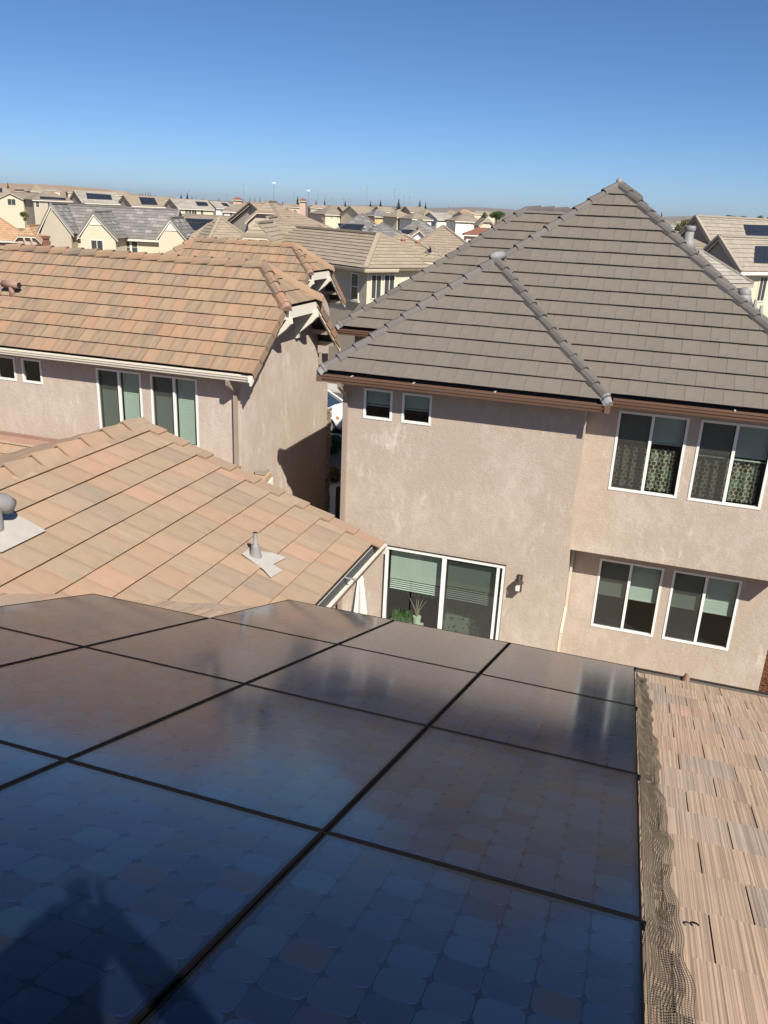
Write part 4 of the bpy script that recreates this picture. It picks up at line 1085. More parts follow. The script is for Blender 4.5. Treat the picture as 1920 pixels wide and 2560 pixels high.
def bg_house(root, eL, eR, D, dD=0.0, rise=40, pitch=.5, hip=(1, 1), wallm='cream', roofm='tileD', wins=(), expo=.36, tw=.62, T=.035, trimm='white', base=None, over=.4, ridge_cap=True, clip=None, endm=None):
    A = at(eL[0], eL[1], D); B = at(eR[0], eR[1], D+dD)
    z = (A.z+B.z)/2; A.z = B.z = z
    u = (B-A).normalized(); n = u.cross(UP); w = (B-A).length
    r = rise*D/2071.0; run = r/pitch
    il = run if hip[0] == 1 else 0; ir = run if hip[1] == 1 else 0
    if il+ir > w: il = ir = w/2
    Bk = -n*2*run
    RL = A+u*il-n*run+UP*r; RR = B-u*ir-n*run+UP*r
    polys = [[A, B, RR, RL], [B+Bk, A+Bk, RL, RR]]
    if (RR-RL).length < .02: polys = [[A, B, RL], [B+Bk, A+Bk, RL]]
    if hip[0] == 1: polys.append([A+Bk, A, RL])
    if hip[1] == 1: polys.append([B, B+Bk, RR])
    rf = roof_of(root, polys, M[roofm], expo, tw, T)
    if ridge_cap:
        m = MB()
        if (RR-RL).length > .1: m.bar(RL+UP*.08, RR+UP*.08, .28, .12)
        for a, b, f in ((A, RL, hip[0]), (B, RR, hip[1])):
            if f == 1: m.bar(a+UP*.07, b+UP*.08, .26, .12)
            else: m.bar(a+UP*.06, b+UP*.08, .22, .12); m.bar(a+Bk+UP*.06, b+UP*.08, .22, .12)
        m.build('ridge_tiles', M[roofm], rf)
    # walls
    zb = base if base is not None else min(0.0, z-5.4)
    ov = -n*over; s0 = u*(over if hip[0] else .25); s1 = u*(over if hip[1] else .25)
    a, b = A+ov+s0, B+ov-s1; ab, bb_ = A+Bk-ov+s0, B+Bk-ov-s1
    zt = z-.06
    def dn(p, h): return Vector((p.x, p.y, h))
    part('wall', [dn(a, zb), dn(b, zb), dn(b, zt), dn(a, zt)], [(0, 1, 2, 3)], M[wallm], root)
    part('wall', [dn(b, zb), dn(bb_, zb), dn(bb_, zt), dn(b, zt)], [(0, 1, 2, 3)], M[wallm], root)
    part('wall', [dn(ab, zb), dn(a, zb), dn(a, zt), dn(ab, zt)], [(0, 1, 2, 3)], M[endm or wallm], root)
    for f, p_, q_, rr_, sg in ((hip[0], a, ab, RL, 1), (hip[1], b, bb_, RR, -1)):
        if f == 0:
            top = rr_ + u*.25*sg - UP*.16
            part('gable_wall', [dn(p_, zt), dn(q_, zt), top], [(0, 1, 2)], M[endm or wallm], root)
    m = MB(); m.obox(A-UP*.2+n*.005, u*w, n*.04, UP*.2); m.build('fascia', M[trimm], root)
    if hip[0] == 0:
        for p_, q_ in ((A, RL), (A+Bk, RL)):
            m = MB(); m.obox(p_-UP*.22, u*.05, q_-p_, UP*.18); m.build('barge_board', M[trimm], root)
    for wq in wins: farwin(root, a, n, wq[:4], *(wq[4:] or ()))
    fn = (RL-A).cross(u).normalized()
    if fn.z < 0: fn = -fn
    return dict(A=A, B=B, n=n, u=u, fn=fn, wp=a, RL=RL, RR=RR, roof=rf)

def fg(root, L, R, A, D, ln=6.0, dD=0.0, clip=None, wallm='cream', roofm='tileD', wins=(), expo=.36, tw=.62, T=.035, trimm='white', base=None, brackets=0, panel=None, over=.38):
    """gable that faces the camera; L, R eave ends and A apex in photo pixels"""
    l = at(L[0], L[1], D); r = at(R[0], R[1], D+dD); a = at(A[0], A[1], D+dD/2)
    z = (l.z+r.z)/2; l.z = r.z = z
    u = (r-l).normalized(); n = u.cross(UP); bk = -n*ln
    a = l + u*((a-l).dot(u)) + UP*(a.z-z)
    if clip:
        k = clip; cl = l.lerp(a, k); cr = r.lerp(a, k); ai = a - n*((cl-cr).length*.5)
        polys = [[l+bk, l, cl, ai, a+bk], [r, r+bk, a+bk, ai, cr], [cl, cr, ai]]
    else: polys = [[l+bk, l, a, a+bk], [r, r+bk, a+bk, a]]
    rf = roof_of(root, polys, M[roofm], expo, tw, T)
    zb = base if base is not None else min(0.0, z-5.4)
    ov = -n*over
    def dn(p, h): return Vector((p.x, p.y, h))
    top = [cl, cr] if clip else [a]
    front = [dn(l+ov+u*.3, zb), dn(r+ov-u*.3, zb), r+ov-u*.3+UP*(.0)] + [q+ov-UP*.12 for q in reversed(top)] + [l+ov+u*.3]
    part('gable_wall', front, [tuple(range(len(front)))], M[wallm], root)
    part('wall', [dn(l+ov+u*.3, zb), l+ov+u*.3, l+bk+u*.3, dn(l+bk+u*.3, zb)], [(0, 1, 2, 3)], M[wallm], root)
    part('wall', [dn(r+ov-u*.3, zb), r+ov-u*.3, r+bk-u*.3, dn(r+bk-u*.3, zb)], [(3, 2, 1, 0)], M[wallm], root)
    ends = [(l, cl), (r, cr), (cl, cr)] if clip else [(l, a), (r, a)]
    for p_, q_ in ends:
        m = MB(); m.obox(p_-UP*.26+n*.0, n*.04, q_-p_, UP*.17); m.build('barge_board', M[trimm], root)
        m = MB(); m.obox(p_-UP*.11+n*.03-n*.25, n*.30, q_-p_, UP*.22); m.build('rake_tiles', M[roofm], rf)
    m = MB(); m.bar((ai if clip else a)+UP*.1, a+bk+UP*.1, .26, .12); m.build('ridge_tiles', M[roofm], rf)
    for i in range(brackets):
        q = cl.lerp(cr, (i+.7)/(brackets+.4)) if clip else a
        m = MB(); b0 = q - UP*.3
        m.prism([b0+ov, b0, b0-UP*.14, b0+ov*.8-UP*.75, b0+ov-UP*.8], u*.16); m.build('bracket', M[trimm], root)
    if panel:
        pz = z + (a.z-z)*panel; k = panel
        q0, q1 = l.lerp(a, k), r.lerp(a, k)
        m = MB(); m.prism([q0+ov+n*.03+u*.28-UP*.02, q1+ov+n*.03-u*.28-UP*.02, a+ov+n*.03-UP*.32], n*.03); m.build('gable_panel', M['white'], root)
    for wq in wins: farwin(root, l+ov, n, wq[:4], *(wq[4:] or ()))
    return dict(l=l, r=r, a=a, n=n, u=u, roof=rf)

def base_of(p): return (p.x, p.y, 0)
def hs(label, eL, D, name='far_house', group=None):
    p = at(eL[0], eL[1], D); return thing(name, label, 'house', base_of(p), group)

# --- across the street: tan house with a turned corner
hd = hs('tan stucco house across the street with turned corner and tan tile roof', (914, 673), 44, 'corner_house')
Cn = at(914, 673, 44.0)
dl = at(816, 663.5, 46.4)-Cn; dl.z = 0; dl.normalize(); dr = at(1003, 673, 45.2)-Cn; dr.z = 0; dr.normalize()
bis = (dl+dr).normalized(); s45 = math.radians(45)
dl = Matrix.Rotation(s45, 3, 'Z') @ bis; dr = Matrix.Rotation(-s45, 3, 'Z') @ bis
sD = 3.1; pD = .52; Ap = Cn + dl*sD + dr*sD + UP*sD*pD; Ll = Cn + dl*12; Ap2 = Ap + dl*(12-sD)
Rr = Cn + dr*2*sD
roof_of(hd, [[Ll, Cn, Ap, Ap2], [Cn, Rr, Ap], [Rr, Rr+dl*12, Ap2, Ap]], M['tileD'], .345, .62, .035)
m = MB(); m.bar(Cn+UP*.08, Ap+UP*.1, .26, .12); m.bar(Rr+UP*.08, Ap+UP*.1, .26, .12); m.bar(Ap+UP*.1, Ap2+UP*.1, .26, .12); m.build('ridge_tiles', M['tileD'], hd)
nl = -dr; nr = -dl
wl0 = Cn + dr*.45 + dl*.45
part('wall', [Vector((q.x, q.y, h)) for q, h in ((Ll+dr*.45, 0), (wl0, 0), (wl0, Cn.z-.1), (Ll+dr*.45, Cn.z-.1))], [(0, 1, 2, 3)], M['tan'], hd)  # tan beside the cream right wall: its dimmer light put into the colour
part('wall', [Vector((q.x, q.y, h)) for q, h in ((wl0, 0), (Rr+dl*.45, 0), (Rr+dl*.45, Cn.z-.1), (wl0, Cn.z-.1))], [(0, 1, 2, 3)], M['cream'], hd)
gutter('gutter', Ll, Cn+nl*.0, nl, M['creamtrim'], hd, .12, .16); gutter('gutter', Cn, Cn+dr*2.2, nr, M['creamtrim'], hd, .12, .16)
farwin(hd, wl0, nl, (879, 897, 686, 746), 'hung', .05)
m = MB(); sp_ = on_plane(873, 752, wl0, nl); m.obox(sp_, dr.cross(UP)*0 + (-dl)*1.0, nl*.12, UP*.12); m.build('window_sill', M['creamtrim'], hd)
farwin(hd, wl0, nr, (927, 952, 688, 746), 'slider', .05); farwin(hd, wl0, nr, (959, 985, 688, 744), 'slider', .05)
fg(hd, (1018, 674), (1150, 684), (1084, 630), 47, 5, clip=.62, wallm='cream', brackets=2, trimm='creamtrim', expo=.345)
fg(hd, (588, 604), (694, 618), (640, 560), 50, 6, clip=.45, wallm='greytan', brackets=2, trimm='creamtrim', expo=.345)
fg(hd, (634, 574), (694, 573), (668, 546), 60, 6, clip=.45, wallm='greytan', brackets=2, trimm='creamtrim', expo=.345)
k4 = bg_house(hd, (690, 622), (905, 628), 54, 1, rise=56, pitch=.55, hip=(0, 1), roofm='tileD', wallm='tan', expo=.345, trimm='greytan')
k3 = bg_house(hd, (905, 655), (1140, 666), 52, 1, rise=64, pitch=.55, hip=(1, 1), roofm='tileD', wallm='tan', expo=.345, trimm='greytan')
def roof_hat(parent, px, py, pl, mat, s=1.0):
    p = on_plane(px, py, pl['A'], pl['fn']); m = MB()
    m.tube([p-UP*.1*s, p+UP*.28*s], .09*s, 8); m.tube([p+UP*.24*s-pl['u']*.16*s, p+UP*.27*s+pl['u']*.16*s], .13*s, 10)
    m.obox(p-pl['u']*.25*s+pl['fn']*.06-(pl['fn'].cross(pl['u']))*.3*s, pl['u']*.5*s, pl['fn'].cross(pl['u'])*.6*s, pl['fn']*.02)
    return m.build('roof_vent', mat, pl['roof'])
for q in ((1008, 606), (1045, 612)): roof_hat(hd, *q, k3, M['terra'], .8)
for q in ((692, 583), (775, 602), (845, 606)): roof_hat(hd, *q, k4, M['lead'], .8)
# --- big brown roofed house behind it
hh = hs('large brown roofed house with clipped tan gable behind the turned-corner house', (703, 590), 83)
kH = bg_house(hh, (712, 582), (868, 592), 83, 6, rise=70, pitch=.5, hip=(0, 1), roofm='tileT', wallm='tan', trimm='creamtrim', expo=.36)
fg(hh, (612, 560), (708, 553), (669, 505), 84, 9, clip=.55, wallm='tan', roofm='tileT', trimm='creamtrim')
for q in ((718, 527), (738, 530), (721, 545), (806, 549)): roof_hat(hh, *q, kH, M['terra'], .6)
# --- hip roofed house to its left and the solar roof behind
hk = hs('tan hip roofed house with stacked hips beyond the terracotta ridge', (475, 593), 72)
bg_house(hk, (474, 594), (600, 600), 72, 0, rise=48, pitch=.6, hip=(1, 1), roofm='tileD', wallm='greytan', expo=.36)
bg_house(hk, (520, 604), (640, 610), 69, 2, rise=56, pitch=.6, hip=(1, 1), roofm='tileD', wallm='greytan', expo=.36)
hg = hs('low brown roofed house carrying two wide solar arrays beyond the grey gables', (395, 590), 90)
kG = bg_house(hg, (392, 590), (560, 600), 90, 0, rise=52, pitch=.45, hip=(0, 0), roofm='tileK', wallm='tan', expo=.38)
pv_array('long bluish solar array along the ridge of a brown roof', [(463, 545.5), (535, 548), (526, 556), (466, 553)], kG['A'], kG['fn'], 9, 2)
pv_array('wide black solar array on a brown roof beside the grey gables', [(440, 554), (518, 557), (492, 575), (446, 572)], kG['A'], kG['fn'], 2, 1)
# --- grey roofed cream house with steep gables
he = hs('cream house with grey mottled roof and three steep white trimmed gables', (190, 590), 80, 'steep_gabled_house')
kE = bg_house(he, (150, 590), (432, 601), 80, 0, rise=71, pitch=.95, hip=(0, 0), roofm='tileG', wallm='cream', expo=.40,
    wins=[(311, 324, 604, 632, 'hung'), (331, 343, 604, 632, 'hung')])
fg(he, (93, 583), (184, 584), (136, 511), 78.5, 9, wallm='tan', roofm='tileG', panel=.80, expo=.4, over=.12)
fg(he, (192, 594), (295, 597), (241, 531), 77, 5, wallm='cream', roofm='tileG', panel=.52, wins=[(230, 256, 602, 628)], expo=.4, over=.12)
fg(he, (388, 600), (472, 602), (430, 546), 77, 5, wallm='cream', roofm='tileG', panel=.45, expo=.4, over=.12)
m = MB(); b0 = at(105, 589, 78.0); b1 = at(124, 615, 78.0); m.box((b0.x, b0.y, b1.z-2), (b0.x+.5, b0.y+.35, b0.z)); m.box((b0.x-.08, b0.y-.08, b0.z-.25), (b0.x+.58, b0.y+.43, b0.z)); m.build('chimney', M['redroof'], he)
for q in ((309, 567), (290, 577), (343, 578)): roof_hat(he, *q, kE, M['grey_pipe'], .55)
# --- orange roofed house at the far left
hf = hs('orange tile roofed house with bracketed white clipped gable at the left edge', (30, 602), 100)
bg_house(hf, (-70, 597), (86, 606), 100, 3, rise=76, pitch=.7, hip=(0, 1), roofm='tileO', wallm='pinkwall', expo=.40)
fg(hf, (32, 605), (105, 604), (68, 566), 97, 7, clip=.42, wallm='pinkwall', roofm='tileO', brackets=2, expo=.40)
# --- row of pale houses on the rise
WG = 'pale houses in a row on the rise'
def row_house(label, eL, eR, rise, wallm, roofm, wins=(), pv=None, D=200, dD=6, hip=(0, 0), endm='greytan', pvl='', nx=6, ny=1, **k):  # endm: darker stucco on the end walls, their shade put into the colour
    h = hs(label, eL, D, 'row_house', WG)
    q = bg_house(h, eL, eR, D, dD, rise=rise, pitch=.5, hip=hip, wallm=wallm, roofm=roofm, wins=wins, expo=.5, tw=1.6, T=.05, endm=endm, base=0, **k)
    if pv: pv_array(pvl, pv, q['A'], q['fn'], nx, ny)
    return h
row_house('tan house with stepped solar panels and two small upper windows', (80, 497.5), (184, 506), 20, 'tan', 'tileK', [(90, 97, 504, 517, 'hung'), (119, 125, 506, 516, 'hung'), (148, 156, 507, 512), (160, 168, 508, 512.5)], [(99, 490.5), (164, 494.5), (165, 500), (100, 497)], hip=(1, 1), pvl='wide low solar array on the tan house at the left', nx=10)
row_house('pale house with a long seven panel solar array beside the tan house', (205, 505.5), (309, 512.5), 27, 'cream', 'tileP', [(211, 217, 509, 517), (241, 246, 511, 518), (262, 268, 512, 519)], [(215, 482), (277, 486.5), (281, 499.5), (218, 497)], pvl='long seven panel solar array on a pale roof', nx=7)
row_house('pale house with a tall solar array right of the seven panel roof', (329, 514), (426, 519.5), 24, 'cream', 'tileD', [(336, 345, 517, 522), (364, 370, 518, 523), (396, 411, 521, 535)], [(347, 492), (386, 494.5), (395, 512.5), (354, 511)], pvl='tall slanting solar array on a pale tan roof', nx=5, ny=2)
row_house('cream house with one small solar array and a row of windows', (445, 520.5), (537, 525), 21.5, 'cream', 'tileP', [(463, 469, 524, 537), (471, 478, 524, 537), (480, 491, 525, 539), (502, 508, 526, 540, 'hung')], [(488, 503.5), (516, 505), (522, 515), (494, 514)], pvl='small square solar array on a mottled pale roof', nx=4)
row_house('white two-storey house with hip roof and three small windows', (556, 528.5), (642, 532), 17, 'white_st', 'tileK', [(575, 581, 532, 543, 'hung'), (616, 622, 534, 546, 'hung'), (625, 630, 534, 546, 'hung')], D=190, dD=2, hip=(1, 1), endm=None)
row_house('small white gabled house with two slanted solar strips on its roof', (540, 520), (585, 522), 15, 'white_st', 'tileP', (), [(552, 507), (566, 507.5), (575, 516), (560, 515)], D=230, dD=4, pvl='slanted solar strip on a small white house', nx=4)
h = hs('cream gabled house with a two pane window at the upper left edge', (0, 493), 205, 'row_house', WG)
fg(h, (-6, 494), (59, 498), (26.5, 480.5), 205, 14, wallm='cream', roofm='tileD', wins=[(20, 38, 498, 512)], expo=.5, tw=1.6, base=0)
q = bg_house(h, (-20, 497), (60, 499), 215, 4, rise=30, pitch=.45, hip=(1, 1), roofm='tileD', expo=.5, tw=1.6, base=0)
pv_array('dark solar array cut by the left picture edge', [(-12, 468), (5, 469), (6, 481), (-10, 480)], q['A'], q['fn'], 4, 1)
# --- hillside houses, small
hill_specs = [
 ('cream two-storey house high on the brown hillside', (60, 474), (77, 476), 8, 'cream', 'tileK', 330, [(66, 69, 478, 483)]),
 ('brown roofed house on the hillside left of the solar roofs', (76, 478), (120, 481), 17, 'tan', 'tileD', 300, ()),
 ('hillside house with two arched pale dormers', (103, 474.5), (152, 479), 8, 'cream', 'tileK', 420, [(106, 110, 476, 478), (140, 145, 477.5, 479.5)]),
 ('long low dark roof on the hillside above the tan house', (168, 480), (194, 482), 5, 'tan', 'tileK', 430, ()),
 ('brown ridge house above the seven panel roof', (262, 484), (330, 492), 10, 'tan', 'tileD', 380, ()),
 ('brown roof behind the row of pale houses', (395, 500), (450, 503), 10, 'tan', 'tileK', 400, ()),
 ('pale tan hip roof behind the white house', (575, 512), (632, 516), 12, 'tan', 'tileK', 300, ()),
 ('brown roof house beside the cell tower foot', (640, 520), (700, 524), 12, 'cream', 'tileD', 250, ()),
]
for lab, a, b, r, wm, rm, D, wn_ in hill_specs:
    h = hs(lab, a, D, 'distant_house', 'small houses in the distance')
    bg_house(h, a, b, D, 3, rise=r, pitch=.45, hip=(1, 1), wallm=wm, roofm=rm, wins=wn_, expo=.8, tw=3, T=.05, base=0)
# --- grey and tan roofs right of the turned-corner house
h = hs('grey hip roofed house with a black triangular solar array', (838, 563), 120)
q = bg_house(h, (836, 577), (965, 583), 118, 0, rise=42, pitch=.5, hip=(1, 1), roofm='tileG', wallm='greytan', expo=.42, tw=.9)
pv_array('black triangular looking solar array on a grey hip roof', [(843, 558), (912, 561), (904, 576), (852, 574)], q['A'], q['fn'], 5, 1)
h = hs('grey mottled long roof beyond the tan hip roof', (905, 600), 105)
q = bg_house(h, (900, 604), (1050, 610), 104, 2, rise=44, pitch=.5, hip=(1, 1), roofm='tileG', wallm='greytan', expo=.42, tw=.9)
for k_ in ((912, 576), (937, 571)): roof_hat(h, *k_, q, M['grey_pipe'], 1.3)
h = hs('dark grey low roof with a wide black solar array near the small white gable', (1000, 582), 125)
q = bg_house(h, (990, 585), (1110, 590), 124, 0, rise=36, pitch=.5, hip=(1, 1), roofm='tileG', wallm='greytan', expo=.42, tw=.9)
pv_array('black solar array left of the small white gable', [(999, 572.5), (1036, 574), (1026, 585), (1008, 583)], q['A'], q['fn'], 4, 1)
h = hs('small white gable rising from a tan roof', (1030, 588), 108)
fg(h, (1027, 590), (1066, 589), (1048.5, 573), 108, 5, wallm='white_st', roofm='tileT')
h = hs('tan hip roofed house beside the grey brown ridge', (1038, 640), 72)
bg_house(h, (985, 650), (1235, 662), 70, 0, rise=82, pitch=.55, hip=(1, 1), roofm='tileT', wallm='cream', expo=.38)
h = hs('red tiled roof peeping out behind the grey brown ridge', (1165, 585), 140)
bg_house(h, (1160, 588), (1260, 590), 140, 0, rise=16, pitch=.45, hip=(1, 1), roofm='redroof', wallm='cream', expo=.5, tw=1.2)
FG_ = 'small houses in the distance'
far = [
 ('cream house with small front gable in the middle distance', (812, 536), (856, 538), 20, 'cream', 'tileK', 230, [(828, 831, 538, 546), (843, 846, 538, 547)], (1, 0)),
 ('tan roofed house with pale end wall in the middle distance', (866, 540), (918, 541.5), 20, 'cream', 'tileK', 235, [(905, 912, 541, 545)], (0, 0)),
 ('cream house with bright tan roof in the middle distance', (900, 539.5), (940, 541), 21, 'cream', 'tileD', 225, [(928, 931, 542, 549)], (0, 0)),
 ('house with bare yellow plywood walls and rough dark roof', (936, 541.5), (988, 543), 17, 'yellow_wood', 'tileG', 215, [(953, 959, 543, 549), (940, 944, 543, 549)], (1, 1)),
 ('cream house with four dark windows right of the plywood house', (992, 543), (1037, 545.5), 16, 'cream', 'tileD', 205, [(997, 1000, 545, 552), (1010, 1012, 546, 551), (1018, 1020, 546, 551), (1030, 1032, 547, 551)], (1, 1)),
 ('brown roofed house with white garage beside the dark windowed house', (1030, 547), (1084, 551), 16, 'white_st', 'tileK', 200, [(1036, 1046, 549, 553), (1053, 1062, 549, 553)], (1, 1)),
 ('house with very pale roof and white wall in the middle distance', (1093, 548.5), (1136, 550.5), 15, 'white_st', 'tileP', 205, [(1104, 1107, 551, 554)], (0, 0)),
 ('wide brown roofed house with white walls near the green trees', (1138, 552), (1212, 556), 14, 'white_st', 'tileK', 195, [(1152, 1156, 554, 558), (1163, 1170, 554, 559), (1177, 1180, 555, 561), (1200, 1204, 556, 560)], (1, 1)),
 ('grey gabled house near the pair of dark conifers', (1026, 530), (1070, 533), 13, 'tan', 'tileK', 300, (), (0, 0)),
 ('tan roof left of the pale roofed house', (1060, 536), (1100, 539), 12, 'tan', 'tileD', 290, (), (1, 1)),
 ('brown hip roof below the far blue hill', (1110, 538), (1165, 541), 12, 'tan', 'tileK', 280, (), (1, 1)),
 ('orange tinted roof below the far blue hill', (1150, 532), (1190, 535), 8, 'pinkwall', 'tileO', 360, (), (1, 1)),
 ('brown gabled house by the yellowing tree', (1164, 541), (1186, 543), 10, 'tan', 'tileK', 270, (), (0, 0)),
 ('pale tan roof among the far trees', (1180, 535), (1240, 538), 7, 'cream', 'tileD', 420, (), (1, 1)),
 ('tan roof between the two light poles', (820, 522), (880, 525), 8, 'tan', 'tileK', 350, (), (1, 1)),
 ('brown roof below the tall light pole', (880, 524), (950, 528), 9, 'tan', 'tileK', 330, (), (1, 1)),
 ('cream gable house below the two conifers', (955, 530), (990, 532), 12, 'cream', 'tileD', 300, (), (0, 0)),
 ('long tan roof by the largest conifer', (985, 532), (1040, 534), 8, 'tan', 'tileT', 340, (), (1, 1)),
 ('brown roof right of the far cell tower', (775, 519), (830, 522), 7, 'tan', 'tileD', 340, (), (1, 1)),
 ('low tan roof left of the far cell tower', (700, 516), (760, 519), 7, 'tan', 'tileK', 340, (), (1, 1)),
 ('white gable roof left of the trees by the right house', (1650, 563), (1700, 565), 9, 'white_st', 'tileG', 260, (), (0, 0)),
 ('cream gable beyond the green trees on the right', (1750, 572), (1790, 574), 16, 'cream', 'tileT', 210, (), (1, 0)),
 ('flat tan roof behind the vent pipe on the right', (1660, 592), (1790, 597), 12, 'tan', 'tileD', 120, (), (0, 0)),
 ('distant pale roof left of the round trees', (1770, 553), (1815, 555), 5, 'white_st', 'tileP', 420, (), (1, 1)),
 ('distant brown roof beyond the flat tan roof', (1690, 557), (1760, 559), 5, 'tan', 'tileK', 430, (), (1, 1)),
]
for lab, a, b, r, wm, rm, D, wn_, hp in far:
    h = hs(lab, a, D, 'distant_house', FG_)
    bg_house(h, a, b, D, 3, rise=r, pitch=.45, hip=hp, wallm=wm, roofm=rm, wins=wn_, expo=.6, tw=1.8, T=.05, base=0)
h = hs('pink walled tower house with red hip roof among the poles', (747, 503), 300, 'distant_house', FG_)
bg_house(h, (746, 502), (766, 503), 300, 0, rise=6, pitch=.5, hip=(1, 1), wallm='pinkwall', roofm='redroof', expo=1, tw=3, T=.05, base=0)
h = hs('small red roofed cupola above the white house roofs', (580, 500), 300, 'distant_house', FG_)
bg_house(h, (579, 499), (606, 500.5), 300, 0, rise=5.5, pitch=.5, hip=(1, 1), wallm='pinkwall', roofm='redroof', expo=1, tw=3, T=.05, base=0)
h = hs('cream clipped gable house cut off by the grey brown ridge', (1205, 566), 170, 'distant_house', FG_)
fg(h, (1196, 568), (1240, 562), (1218, 543), 170, 8, clip=.6, wallm='cream', roofm='tileD', trimm='creamtrim', base=0)
# --- house at the right edge
hr = hs('cream house with tan roofs, end gables greyed for shade and solar panels at the right edge', (1853, 674), 50, 'right_edge_house')
q1 = bg_house(hr, (1853, 675), (2000, 684), 50, 3.0, rise=79, pitch=.95, hip=(0, 0), wallm='cream', roofm='tileR', endm='greytan', expo=.36, tw=.45, wins=[(1890, 1918, 693, 752)])  # end walls take a darker stucco that carries their shade
pv_array('black solar panel on the lower tan roof at the right edge', [(1889, 614), (1935, 615), (1935, 658), (1886, 656)], q1['A'], q1['fn'], 2, 1)
q2 = bg_house(hr, (1806, 650), (1990, 660), 60, 4.5, rise=103, pitch=1.0, hip=(0, 0), wallm='cream', roofm='tileR', endm='greytan', expo=.36, tw=.45)
pv_array('black six panel solar array on the upper tan roof at the right edge', [(1860, 561), (1940, 563), (1944, 597), (1869, 595)], q2['A'], q2['fn'], 4, 2)
bg_house(hr, (1768, 706), (1883, 715), 45.5, 1.5, rise=72, pitch=.6, hip=(1, 1), wallm='cream', roofm='tileP', expo=.36, tw=.45, trimm='greytan')
bg_house(hr, (1735, 640), (1830, 648), 58, 3, rise=40, pitch=.5, hip=(1, 1), wallm='greytan', roofm='tileK', expo=.36, tw=.6)

# ------------------------------------------------------------------ hills
def hill(name, prof, D, depth, mat, zb=0.0, seed=1):
    rr = random.Random(seed); V, F = [], []; n = 90
    xs = [p[0] for p in prof]
    def yy(x):
        for (a, b), (c, d) in zip(prof[:-1], prof[1:]):
            if a <= x <= c: t = (x-a)/(c-a); t = t*t*(3-2*t)*.5+t*.5; return b+(d-b)*t
        return prof[-1][1]
    K = 7
    for i in range(n+1):
        x = xs[0]+(xs[-1]-xs[0])*i/n; top = at(x, yy(x), D)
        for k in range(K):
            t = k/(K-1); q = at(x, yy(x), D - depth*(1-t)); z = max(zb, zb+(top.z-zb)*(math.sin(t*math.pi/2)**1.4))
            V.append((q.x, q.y, z + (rr.random()-.5)*top.z*.02*(1 if 0 < k < K-1 else 0)))
        q = at(x, yy(x), D+depth*.6); V.append((q.x, q.y, zb-5))
    for i in range(n):
        for k in range(K): F.append((i*(K+1)+k, (i+1)*(K+1)+k, (i+1)*(K+1)+k+1, i*(K+1)+k+1))
    return struct(name, V, F, mat)
def hill_mat(name, a, b, s):
    t = NT(name); c = t.obj(); f = t.noise(c, s, 6, .6)
    return t.done(t.bsdf(t.mix(f, a, b), .95, None, .05))
hill('brown_hill', [(-420, 462), (-150, 457), (0, 458), (80, 460), (150, 463), (220, 469), (300, 477), (346, 486), (400, 492), (520, 500)], 900, 420, hill_mat('dry_grass_hill', (.30, .215, .15), (.36, .27, .19), .02))
hm = hill_mat('far_hill', (.17, .15, .12), (.24, .20, .15), .002)
hill('far_hills', [(430, 500), (700, 512), (800, 513), (900, 513.5), (940, 512), (1000, 516), (1086, 519.5), (1130, 519), (1174, 517), (1210, 519), (1260, 522), (1330, 528), (1450, 533)], 8000, 2500, hm, seed=2)
hill('east_hills', [(1520, 543), (1640, 542), (1700, 540.5), (1722, 540), (1770, 542), (1830, 545), (1920, 550), (2100, 560)], 8000, 2500, hm, seed=3)

# ------------------------------------------------------------------ trees, poles
def leafmat(name, a, b):
    t = NT(name); r = t.n('Attribute', attribute_name='tone').outputs['Fac']
    col = t.mix(r, a, b)
    d = t.bsdf(col, .7, None, .2); tr = t.n('BsdfTranslucent', {'Color': (*b, 1)}).outputs[0]
    return t.done(t.n('MixShader', {0: .2, 1: d, 2: tr}).outputs[0])
M['conifer'] = leafmat('conifer_needles', (.018, .028, .016), (.045, .062, .034))
M['poplar'] = leafmat('yellowing_leaves', (.13, .125, .04), (.24, .21, .075))
M['green'] = leafmat('green_leaves', (.05, .085, .022), (.11, .16, .045))
M['olive'] = leafmat('olive_leaves', (.10, .105, .035), (.20, .19, .07))
M['bark'] = plain('bark', (.12, .09, .065), .9, .1, var=.3, scale=2)
def leaf_mesh(pts, size, mat, rr):
    V, F, tone = [], [], []
    for p, s in pts:
        a = Vector((rr.gauss(0, 1), rr.gauss(0, 1), rr.gauss(0, .7))).normalized(); b = a.cross(Vector((rr.gauss(0, 1), rr.gauss(0, 1), rr.gauss(0, 1)))).normalized()
        l = size*s*(.6+.8*rr.random()); w = l*.55; k = len(V)
        V += [p-a*l, p+b*w, p+a*l, p-b*w]; F.append((k, k+1, k+2, k+3)); tone.append(rr.random())
    me = mk(V, F, mat); at_ = me.attributes.new('tone', 'FLOAT', 'FACE'); at_.data.foreach_set('value', tone)
    return me
def conifer(px, ytop, ybot, D, label, wide=.30, mat='conifer', name='conifer', cat='tree', group='conifers on the skyline', n=900):
    b = at(px, ybot, D); t = at(px, ytop, D); h = t.z-b.z; rr = random.Random(int(px*7))
    o = thing(name, label, cat, (b.x, b.y, 0), group)
    m = MB(); m.tube([Vector((b.x, b.y, 0)), Vector((b.x, b.y, b.z+h*.95))], [h*.02, h*.004], 6); m.build('trunk', M['bark'], o)
    pts = []
    for i in range(n):
        f = rr.random()**1.35; lay = .78+.22*math.sin(f*34+rr.random()*.6)
        r = h*wide*.5*(1-f)**.85*lay*math.sqrt(rr.random())*(.8+.4*rr.random()); an = rr.random()*6.283
        pts.append((Vector((b.x+r*math.cos(an), b.y+r*math.sin(an), b.z+h*(f*1.0)-r*.18)), 1-f*.55))
    link(bpy.data.objects.new('crown', leaf_mesh(pts, h*.045, M[mat], rr)), o)
